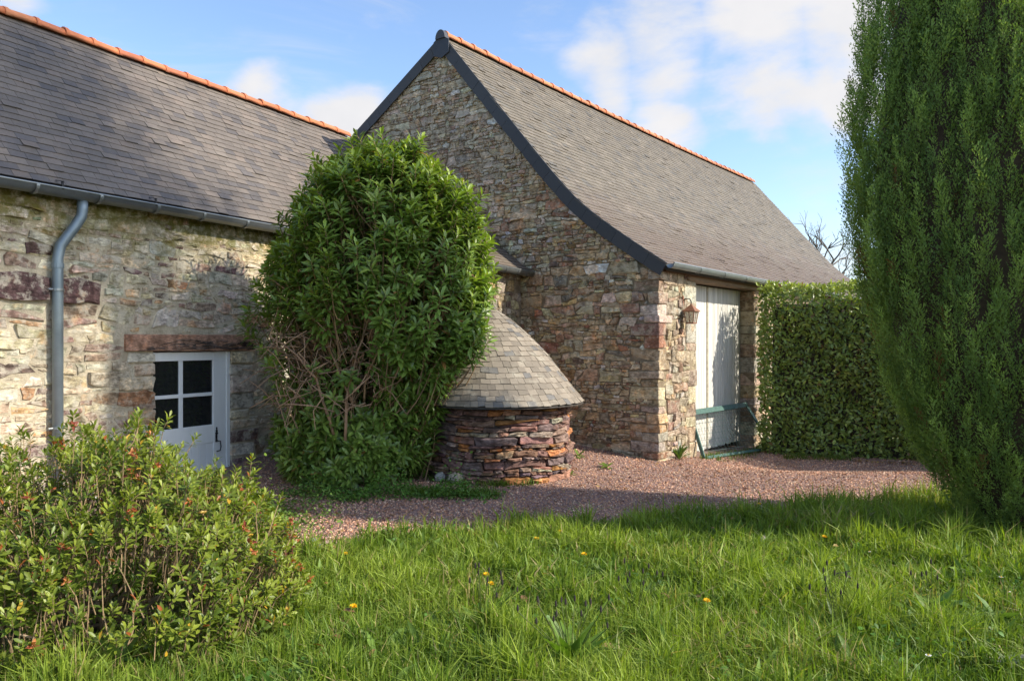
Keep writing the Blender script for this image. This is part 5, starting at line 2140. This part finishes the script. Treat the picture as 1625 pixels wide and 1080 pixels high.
n_ = 225000
yy = 2.9 + 7.2 * r8.random(n_) ** 1.35
xx = r8.uniform(-0.62, 0.74, n_) * (yy + 0.6)
ey = edge_y(xx)
pn = np.array([0.0])
lum = np.sin(xx * 2.1 + 0.5) * np.cos(yy * 1.7) + 0.6 * np.sin(xx * 5.0 + yy * 3.3) + 0.4 * np.sin(xx * 9.1 - yy * 7.7)
prob = np.where(yy < ey - 0.05, 1.0, np.exp(-(yy - ey + 0.05) / 0.12) * 0.6)
ok = (r8.random(n_) < prob) & (np.hypot((xx + 2.75) / 1.1, (yy - 4.75) / 0.8) > 0.8 + 0.3 * r8.random(n_))
ok &= np.hypot(xx - CYC[0], yy - CYC[1]) > 0.3
for px, py, rr in ((905, 1068, 0.17), (765, 1008, 0.12), (1480, 985, 0.12), (1585, 990, 0.12), (765, 1050, 0.18), (1335, 931, 0.12), (1560, 1052, 0.16), (1600, 1052, 0.16), (1213, 872, 0.1), (190, 1078, 0.15)):
    p = ground_at(px, py)
    ok &= (np.hypot(xx - p[0], yy - p[1]) > rr) | (r8.random(n_) < 0.15)
xx, yy, lum = xx[ok], yy[ok], lum[ok]
n_ = len(xx)
tall = smooth(xx, 1.8, 3.6) * smooth(yy, 6.0, 8.0)
hts = (0.115 + 0.035 * lum + 0.07 * r8.random(n_) + 0.15 * tall * r8.random(n_)) * r8.uniform(0.45, 1.4, n_)
tuft = np.sin(xx * 7.3 + 2 * np.sin(yy * 3.1)) * np.sin(yy * 6.1 + 1.5 * np.sin(xx * 4.0))
hts = hts * (1 + 0.55 * np.clip(tuft - 0.35, 0, 1)) + 0.09 * (tuft > 0.72) * r8.random(n_)
hts = np.clip(hts, 0.04, 0.42)
gk = np.clip(0.5 + 0.25 * lum + r8.normal(0, 0.25, n_), 0, 1)
tint = np.array((0.095, 0.165, 0.02))[None] * (1 - gk[:, None]) + np.array((0.26, 0.33, 0.045))[None] * gk[:, None]
tint *= r8.uniform(0.75, 1.25, (n_, 1))
dry = r8.random(n_) < (0.035 + 0.10 * (np.sin(xx * 1.9 + 2.0) * np.sin(yy * 2.6 + 0.3) > 0.55))
tint[dry] = (0.36, 0.29, 0.13)
V, fs, T = blades(n_, xx, yy, hts, r8.uniform(0.0026, 0.0072, n_) * (0.75 + 0.4 * (yy > 5)), np.clip(r8.normal(0.55, 0.4, n_), 0.0, 1.4), tint)
go = obj_np('grass', V, fs, M['grass'], None, T, True, 'stuff')
go['label'] = 'long lush green grass of the lawn in the foreground'
# weeds at wall feet and stray tufts in the gravel
cx_ = [(B(s, -0.12 - 0.15 * abs(r8.normal()), 0), 0.05) for s in np.linspace(1.3, 4.6, 60)]
cx_ += [(A(x_, y_, 0), 0.06) for x_, y_ in zip(r8.uniform(5.0, 6.2, 40), r8.uniform(14.1, 14.6, 40))]
cx_ += [(A(-1.3 + 1.1 * r8.random(), 9.55 + 0.35 * r8.random(), 0), 0.07) for _ in range(70)]
cx_ += [(OC + A(math.sin(a), -math.cos(a), 0) * (1.1 + 0.08 * r8.random()), 0.05) for a in r8.uniform(-1.2, 0.5, 40)]
xs_, ys_ = [], []
for p, sg in cx_:
    xs_.append(p[0] + r8.normal(0, sg, 14))
    ys_.append(p[1] + r8.normal(0, sg, 14))
xs_, ys_ = np.concatenate(xs_), np.concatenate(ys_)
n_ = len(xs_)
tint = np.array((0.10, 0.15, 0.02))[None] * r8.uniform(0.6, 1.6, (n_, 1)) * np.array((1.0, 1.0, 1.0))
V, fs, T = blades(n_, xs_, ys_, r8.uniform(0.03, 0.13, n_), r8.uniform(0.003, 0.006, n_), r8.uniform(0.2, 1.0, n_), tint)
obj_np('wall_foot_grass', V, fs, M['grass'], None, T, True, 'stuff')['label'] = 'short tufts of grass along the feet of the walls'
# low leafy ground cover at the foot of the bush
n_ = 5200
a = r8.uniform(0, 6.28, n_)
rr = np.sqrt(r8.random(n_))
xx = -1.5 + 1.35 * rr * np.cos(a) + r8.normal(0, 0.12, n_)
yy = 9.68 + 0.36 * rr * np.sin(a) + r8.normal(0, 0.1, n_) + 0.1 * np.sin(xx * 4)
pos = np.stack([xx, yy, gz(xx, yy) + r8.exponential(0.05, n_) * (1.2 + np.sin(xx * 7.0)) + 0.01], -1)
d = unit(r8.normal(0, 1, (n_, 3)) * A(1, 1, 0.4) + A(0, 0, 0.25))
V, fs = scatter(leaf_proto(0.55, 0.03, 0.1), LEAF_F, pos, frames(d, Z3[None] + r8.normal(0, 0.4, (n_, 3))), r8.uniform(0.025, 0.05, n_))
tt = np.array((0.085, 0.17, 0.03))[None] * r8.uniform(0.5, 1.7, (n_, 1))
obj_np('ground_cover', V, fs, M['weed'], None, np.repeat(tt, 8, 0), True, 'stuff')['label'] = 'low leafy ground cover at the foot of the bush'
n_ = 3800
xx = r8.normal(-2.75, 0.42, n_)
yy = r8.normal(8.3, 0.75, n_)
hh = r8.exponential(0.06, n_) * (1.1 + np.sin(xx * 6.0 + yy * 3.0))
pos = np.stack([xx, yy, gz(xx, yy) + hh + 0.01], -1)
d = unit(r8.normal(0, 1, (n_, 3)) * A(1, 1, 0.5) + A(0, 0, 0.4))
V, fs = scatter(leaf_proto(0.5, 0.03, 0.1), LEAF_F, pos, frames(d, Z3[None] + r8.normal(0, 0.4, (n_, 3))), r8.uniform(0.025, 0.055, n_))
tt = np.array((0.12, 0.19, 0.035))[None] * r8.uniform(0.5, 1.6, (n_, 1))
obj_np('weeds', V, fs, M['weed'], None, np.repeat(tt, 8, 0), True, 'stuff')['label'] = 'low weeds spreading over the gravel between shrub and bush'
# leafy clover and weeds through the lawn
n_ = 9000
yy = 3.2 + 5.0 * r8.random(n_) ** 1.3
xx = r8.uniform(-0.45, 0.7, n_) * (yy + 0.5)
patch = np.sin(xx * 2.7 + 1.2) * np.sin(yy * 3.1 + 0.4) + 0.5 * np.sin(xx * 6.3 - yy * 4.4)
ok = (patch > 0.15) & (yy < edge_y(xx))
xx, yy = xx[ok], yy[ok]
n_ = len(xx)
pos = np.stack([xx, yy, gz(xx, yy) + r8.uniform(0.02, 0.12, n_)], -1)
d = unit(r8.normal(0, 1, (n_, 3)) * A(1, 1, 0.35) + A(0, 0, 0.3))
V, fs = scatter(leaf_proto(0.7, 0.04, 0.15, 0.4, 0.75), LEAF_F, pos, frames(d, Z3[None] + r8.normal(0, 0.4, (n_, 3))), r8.uniform(0.02, 0.045, n_))
tt = np.array((0.085, 0.18, 0.03))[None] * r8.uniform(0.6, 1.5, (n_, 1))
obj_np('clover', V, fs, M['weed'], None, np.repeat(tt, 8, 0), True, 'stuff')['label'] = 'small clover like leaves growing among the grass blades'


n_ = 900
yy = 3.3 + 5.0 * r8.random(n_) ** 1.2
xx = r8.uniform(-0.42, 0.68, n_) * (yy + 0.5)
ok = (yy < edge_y(xx) - 0.1) & (np.sin(xx * 3.3 + 0.4) * np.sin(yy * 2.3 + 1.9) > -0.2)
xx, yy = xx[ok], yy[ok]
n_ = len(xx)
pos = np.stack([xx, yy, gz(xx, yy) + 0.02], -1)
d = unit(r8.normal(0, 1, (n_, 3)) * A(0.7, 0.7, 0.1) + A(0, 0, 0.8))
V, fs = scatter(leaf_proto(0.2, 0.03, 0.35), LEAF_F, pos, frames(d, A(0, -0.6, 0.6)[None] + r8.normal(0, 0.4, (n_, 3))), r8.uniform(0.1, 0.2, n_))
tt = np.array((0.13, 0.21, 0.035))[None] * r8.uniform(0.6, 1.3, (n_, 1))
obj_np('broad_leaves', V, fs, M['weed'], None, np.repeat(tt, 8, 0), True, 'stuff')['label'] = 'broad weed leaves standing among the grass blades'
n_ = 420
yy = 4.0 + 10.0 * r8.random(n_)
xx = r8.uniform(-0.3, 0.55, n_) * yy
ok = (np.hypot(xx - OC[0], yy - OC[1]) > 1.1) & ((xx - C0[0]) * NG[0] + (yy - C0[1]) * NG[1] > 0.05)
xx, yy = xx[ok], yy[ok]
xx = np.concatenate([xx, r8.uniform(5.0, 7.8, 160)])
yy = np.concatenate([yy, np.interp(xx[-160:], [4.8, 7.8], [14.75, 13.4]) - r8.exponential(0.12, 160)])
n_ = len(xx)
pos = np.stack([xx, yy, gz(xx, yy) + np.where(yy < edge_y(xx), r8.uniform(0.03, 0.14, n_), 0.018)], -1)
d = unit(r8.normal(0, 1, (n_, 3)) * A(1, 1, 0.25))
V, fs = scatter(leaf_proto(0.5, 0.1, 0.25), LEAF_F, pos, frames(d, Z3[None] + r8.normal(0, 0.35, (n_, 3))), r8.uniform(0.035, 0.08, n_))
tt = np.array([(0.30, 0.17, 0.07), (0.38, 0.25, 0.10), (0.22, 0.12, 0.06)])[r8.integers(0, 3, n_)] * r8.uniform(0.7, 1.3, (n_, 1))
obj_np('fallen_leaves', V, fs, M['weed'], None, np.repeat(tt, 8, 0), True, 'stuff')['label'] = 'dry brown fallen leaves on gravel and lawn'

# flowers
r9 = np.random.default_rng(91)


def flower(name, px, py, h, col, rad, npet, label, cat, group, cen_col=None):
    p = ground_at(px, py, h)
    root = empty(name, p, label, cat, group)
    top = p + A(r9.normal(0, 0.01), r9.normal(0, 0.01), h)
    obj_pieces('stem', [tube([p, (p + top) / 2 + r9.normal(0, 0.006, 3), top], 0.0025, 5, (0.10, 0.17, 0.03))], M['weed'], root)
    az = np.arange(npet) * 2.39996
    lift = np.linspace(0.15, 1.0, npet) if npet > 20 else np.full(npet, 0.2)
    d = unit(np.stack([np.cos(az), np.sin(az), lift], -1) + A(0, -0.25, 0))
    V, fs = scatter(leaf_proto(0.3, 0.03, 0.1, 0.35, 0.8), LEAF_F, np.repeat(top[None], npet, 0), frames(d, np.repeat((Z3 + A(0, -0.3, 0))[None], npet, 0)), np.full(npet, rad))
    obj_np('petals', V, fs, M['petal'], root, np.repeat((np.array(col)[None] * r9.uniform(0.8, 1.1, (npet, 1))), 8, 0), True)
    if cen_col:
        obj_pieces('flower_centre', [lathe([(0.003, 0), (rad * 0.36, 0.002), (rad * 0.3, 0.006), (0.001, 0.008)], 8, top, None, cen_col)], M['petal'], root)


DL = 'yellow dandelion in the lawn, '
for px, py, lab in ((560, 963, 'the nearest to the leafy shrub'), (545, 879, 'beside the blue grey stones at the gravel edge'), (768, 911, 'in the middle of the lawn, upper of a close pair'),
                    (776, 926, 'in the middle of the lawn, lower of a close pair'), (925, 879, 'short way in front of the gravel and the oven'), (848, 854, 'at the lawn edge in front of the oven'),
                    (890, 843, 'at the gravel edge straight below the barn corner'), (1121, 954, 'alone in front of the twig heap'), (1308, 851, 'in long grass towards the cypress'),
                    (1206, 800, 'at the gravel edge below the barn doors')):
    flower('dandelion', px, py, 0.15, (0.85, 0.50, 0.012), 0.026, 34, DL + lab, 'flower', 'dandelions in the lawn')
for px, py, lab in ((1588, 915, 'upper of two beside the cypress foot'), (1597, 938, 'lower of two beside the cypress foot'), (1380, 875, 'alone in the long grass left of the cypress'), (1474, 1040, 'alone left of the grey log'), (843, 1041, 'alone among broad leaves at the bottom')):
    flower('daisy', px, py, 0.12, (0.8, 0.8, 0.76), 0.016, 15, 'small white daisy, ' + lab, 'flower', 'daisies in the lawn', (0.8, 0.5, 0.02))


def rosette(name, px, py, n_leaf, length, wid, tint, label, heads=0, spread=(25, 75), cat='plant', group=None):
    p = ground_at(px, py, 0.02)
    root = empty(name, p, label, cat, group)
    az = np.arange(n_leaf) * 2.39996 + r9.normal(0, 0.2, n_leaf)
    an = np.radians(r9.uniform(spread[0], spread[1], n_leaf))
    d = np.stack([np.cos(az) * np.sin(an), np.sin(az) * np.sin(an), np.cos(an)], -1)
    nr = np.stack([-np.cos(az) * np.cos(an), -np.sin(az) * np.cos(an), np.sin(an)], -1)
    L = r9.uniform(0.65, 1.1, n_leaf) * length
    pv = leaf_proto(wid, 0.035, 0.3, 0.4, 0.7)
    R = frames(d, nr)
    for i in range(n_leaf):
        V, fs = scatter(pv, LEAF_F, p[None], R[i:i + 1], L[i:i + 1])
        obj_np('leaf', V, fs, M['weed'], root, np.array(tint) * r9.uniform(0.75, 1.3), True)
    for i in range(heads):
        top = p + A(r9.normal(0, 0.10), r9.normal(0, 0.08), r9.uniform(0.26, 0.42))
        st = obj_pieces('flower_stalk', [tube([p, p * 0.45 + top * 0.55 + A(0, 0, 0.04), top], 0.0022, 4, (0.10, 0.13, 0.03))], M['weed'], root)
        obj_pieces('seed_head', [lathe([(0.002, 0), (0.0065, 0.008), (0.006, 0.024), (0.002, 0.036)], 7, top, None, (0.03, 0.022, 0.018))], M['bark'], st)


rosette('plantain', 905, 1068, 24, 0.38, 0.19, (0.13, 0.22, 0.03), 'broad plantain tuft with dark seed heads at the bottom centre', 16, (8, 60))
rosette('plantain', 765, 1008, 16, 0.3, 0.16, (0.12, 0.2, 0.03), 'plantain tuft below the lawn centre left of a bigger one', 12, (8, 55))
rosette('plantain', 1010, 985, 10, 0.2, 0.13, (0.085, 0.15, 0.02), 'small plantain with seed heads below the gravel edge', 9, (10, 60))
rosette('plantain', 1330, 1010, 12, 0.22, 0.15, (0.08, 0.14, 0.02), 'plantain with seed heads in front of the twig heap', 9, (10, 65))
rosette('plantain', 1480, 985, 14, 0.3, 0.19, (0.12, 0.2, 0.035), 'leafy plantain behind the grey log', 5, (15, 70))
rosette('dock', 1585, 990, 10, 0.32, 0.27, (0.12, 0.2, 0.05), 'broad leaved dock above the grey log at the right edge', 0, (20, 65))
rosette('dock', 190, 1078, 7, 0.3, 0.22, (0.11, 0.17, 0.04), 'pale leaved dock under the leafy shrub at the bottom edge', 0, (5, 40))
rosette('fern', 1078, 727, 26, 0.34, 0.14, (0.09, 0.16, 0.03), 'light green fern like plant at the foot of the barn corner', 0, (8, 60))
rosette('weed', 962, 740, 12, 0.16, 0.3, (0.13, 0.2, 0.03), 'pale green weed in the gravel in front of the gable, right of two', 0, (30, 85))
rosette('weed', 918, 722, 12, 0.17, 0.3, (0.13, 0.2, 0.03), 'pale green weed between oven and gable', 0, (25, 80))
rosette('weed', 905, 752, 9, 0.12, 0.3, (0.12, 0.18, 0.03), 'small weed in the gravel right of the oven foot', 0, (30, 85))
# ferny thistle leaves at the bottom
p = ground_at(765, 1050)
th_root = empty('thistle', p, 'dense ferny dark green weed at the bottom edge left of the plantain', 'plant')
n_ = 1500
pos = p + r9.normal(0, 1, (n_, 3)) * A(0.16, 0.10, 0.03) + Z3 * 0.05
d = unit(r9.normal(0, 1, (n_, 3)) * A(1, 1, 0.5) + A(0, 0, 0.4))
V, fs = scatter(leaf_proto(0.4, 0.05, 0.2), LEAF_F, pos, frames(d, Z3[None] + r9.normal(0, 0.4, (n_, 3))), r9.uniform(0.018, 0.04, n_))
obj_np('foliage', V, fs, M['weed'], th_root, np.repeat(np.array((0.05, 0.105, 0.025))[None] * r9.uniform(0.6, 1.4, (n_, 1)), 8, 0), True, 'stuff')
# dried reddish dock stalks right of the shrub
p = ground_at(462, 985)
dk_root = empty('dried_dock', p, 'dried dark red dock stalks standing right of the leafy shrub', 'plant')
for i in range(5):
    b = p + A(r9.normal(0, 0.05), r9.normal(0, 0.05), 0)
    top = b + A(r9.normal(0.03, 0.05), r9.normal(0, 0.05), r9.uniform(0.42, 0.62))
    st = obj_pieces('stalk', [tube([b, (b + top) / 2 + r9.normal(0, 0.012, 3), top], [0.006, 0.005, 0.002], 6, (0.14, 0.045, 0.03))], M['bark'], dk_root)
    m_ = 70
    f = r9.uniform(0.45, 1.0, m_)[:, None]
    pos = b * (1 - f) + top * f + r9.normal(0, 0.012, (m_, 3))
    V, fs = scatter(leaf_proto(0.7), LEAF_F, pos, frames(r9.normal(0, 1, (m_, 3)), r9.normal(0, 1, (m_, 3))), r9.uniform(0.012, 0.022, m_))
    obj_np('seeds', V, fs, M['weed'], st, np.repeat(np.array((0.16, 0.055, 0.03))[None] * r9.uniform(0.5, 1.4, (m_, 1)), 8, 0), True, 'stuff')
# weathered log
p = ground_at(1590, 1052, 0.05)
lr = empty('log', p, 'weathered grey split log lying in the grass at the lower right', 'log')
lx = unit(A(1.0, -0.12, 0))
lpts = [p + lx * s + Z3 * (0.03 + 0.008 * math.sin(s * 9)) for s in np.linspace(-0.18, 0.75, 8)]
obj_pieces('wood', [tube(lpts, [0.025, 0.05, 0.062, 0.066, 0.066, 0.066, 0.062, 0.05], 11, (0.42, 0.38, 0.34))], M['oak'], lr, None, True)
mv = []
for i in range(260):
    s = r9.uniform(-0.16, 0.5)
    mv.append(p + lx * s + A(0, -0.045 + r9.normal(0, 0.02), 0.02 + r9.normal(0, 0.02)))
mv = np.array(mv)
V, fs = scatter(leaf_proto(0.6), LEAF_F, mv, frames(r9.normal(0, 1, mv.shape) + A(0, 0, 1), r9.normal(0, 1, mv.shape)), r9.uniform(0.01, 0.022, len(mv)))
obj_np('moss', V, fs, M['weed'], lr, np.repeat(np.array((0.17, 0.09, 0.03))[None] * r9.uniform(0.5, 1.4, (len(mv), 1)), 8, 0), True, 'stuff')
# twig heap, pale stone, blue grey stones at the lawn edge
p = ground_at(1335, 931, 0.05)
tr = empty('twig_heap', p, 'small heap of dark twigs lying on the grass', 'twigs')
tw = []
for i in range(26):
    a = r9.uniform(0, 3.14)
    dd = A(math.cos(a), math.sin(a) * 0.6, r9.normal(0, 0.15)) * r9.uniform(0.04, 0.1)
    o = p + A(r9.normal(0, 0.04), r9.normal(0, 0.03), r9.uniform(0.06, 0.13))
    tw.append(tube([o - dd, o + dd * 0.1 + r9.normal(0, 0.008, 3), o + dd], [0.004, 0.004, 0.002], 5, np.array((0.14, 0.10, 0.075)) * r9.uniform(0.6, 1.4)))
for q_ in tw:
    obj_pieces('twig', [q_], M['bark'], tr)


def rock(name, p, r, tint, label, group=None):
    V, fs, _ = lathe([(0.3, -0.7), (0.85, -0.35), (1.0, 0.1), (0.7, 0.6), (0.25, 0.8)], 9, (0, 0, 0))
    V = (V + r9.normal(0, 0.1, V.shape)) * np.asarray(r) + p
    o = obj_np(name, V, [np.array([f for f in fs if len(f) == 4])] + [np.array([f]) for f in fs if len(f) != 4], M['grey_stone'], None, tint)
    o['label'] = label
    o['category'] = 'stone'
    if group:
        o['group'] = group
    return o


rock('stone', ground_at(1213, 868) + Z3 * 0.06, (0.05, 0.04, 0.06), (0.55, 0.5, 0.4), 'pale stone half hidden in the grass below the barn doors')
for i, (px, py, rr_, t) in enumerate(((505, 872, 0.05, (0.3, 0.34, 0.4)), (520, 866, 0.04, (0.42, 0.28, 0.25)), (497, 862, 0.04, (0.4, 0.42, 0.45)), (527, 877, 0.03, (0.34, 0.38, 0.45)), (512, 858, 0.035, (0.36, 0.2, 0.16)))):
    rock('stone', ground_at(px, py) + Z3 * 0.03, (rr_, rr_, rr_ * 0.7), t, ['largest blue grey stone at the lawn edge beside the shrub', 'pinkish stone behind the blue grey ones at the lawn edge', 'light grey stone nearest the leafy shrub at the lawn edge', 'small blue grey stone in front of the others at the lawn edge', 'reddish stone farthest back at the lawn edge by the shrub'][i], 'stones at the lawn edge')
for i, (px, py, r_, t) in enumerate(((724, 768, 0.12, (0.38, 0.34, 0.26)), (698, 764, 0.09, (0.34, 0.32, 0.27)))):
    p = ground_at(px, py)
    rock('stone', p + Z3 * 0.06, (r_, r_, r_ * 0.9), t, ['squarish pale stone at the left foot of the oven', 'smaller pale stone between the oven and the bush'][i], 'stones at the oven foot')
print('objects', len(bpy.data.objects), 'tris', sum(len(m_.loops) - 2 * len(m_.polygons) for m_ in bpy.data.meshes))
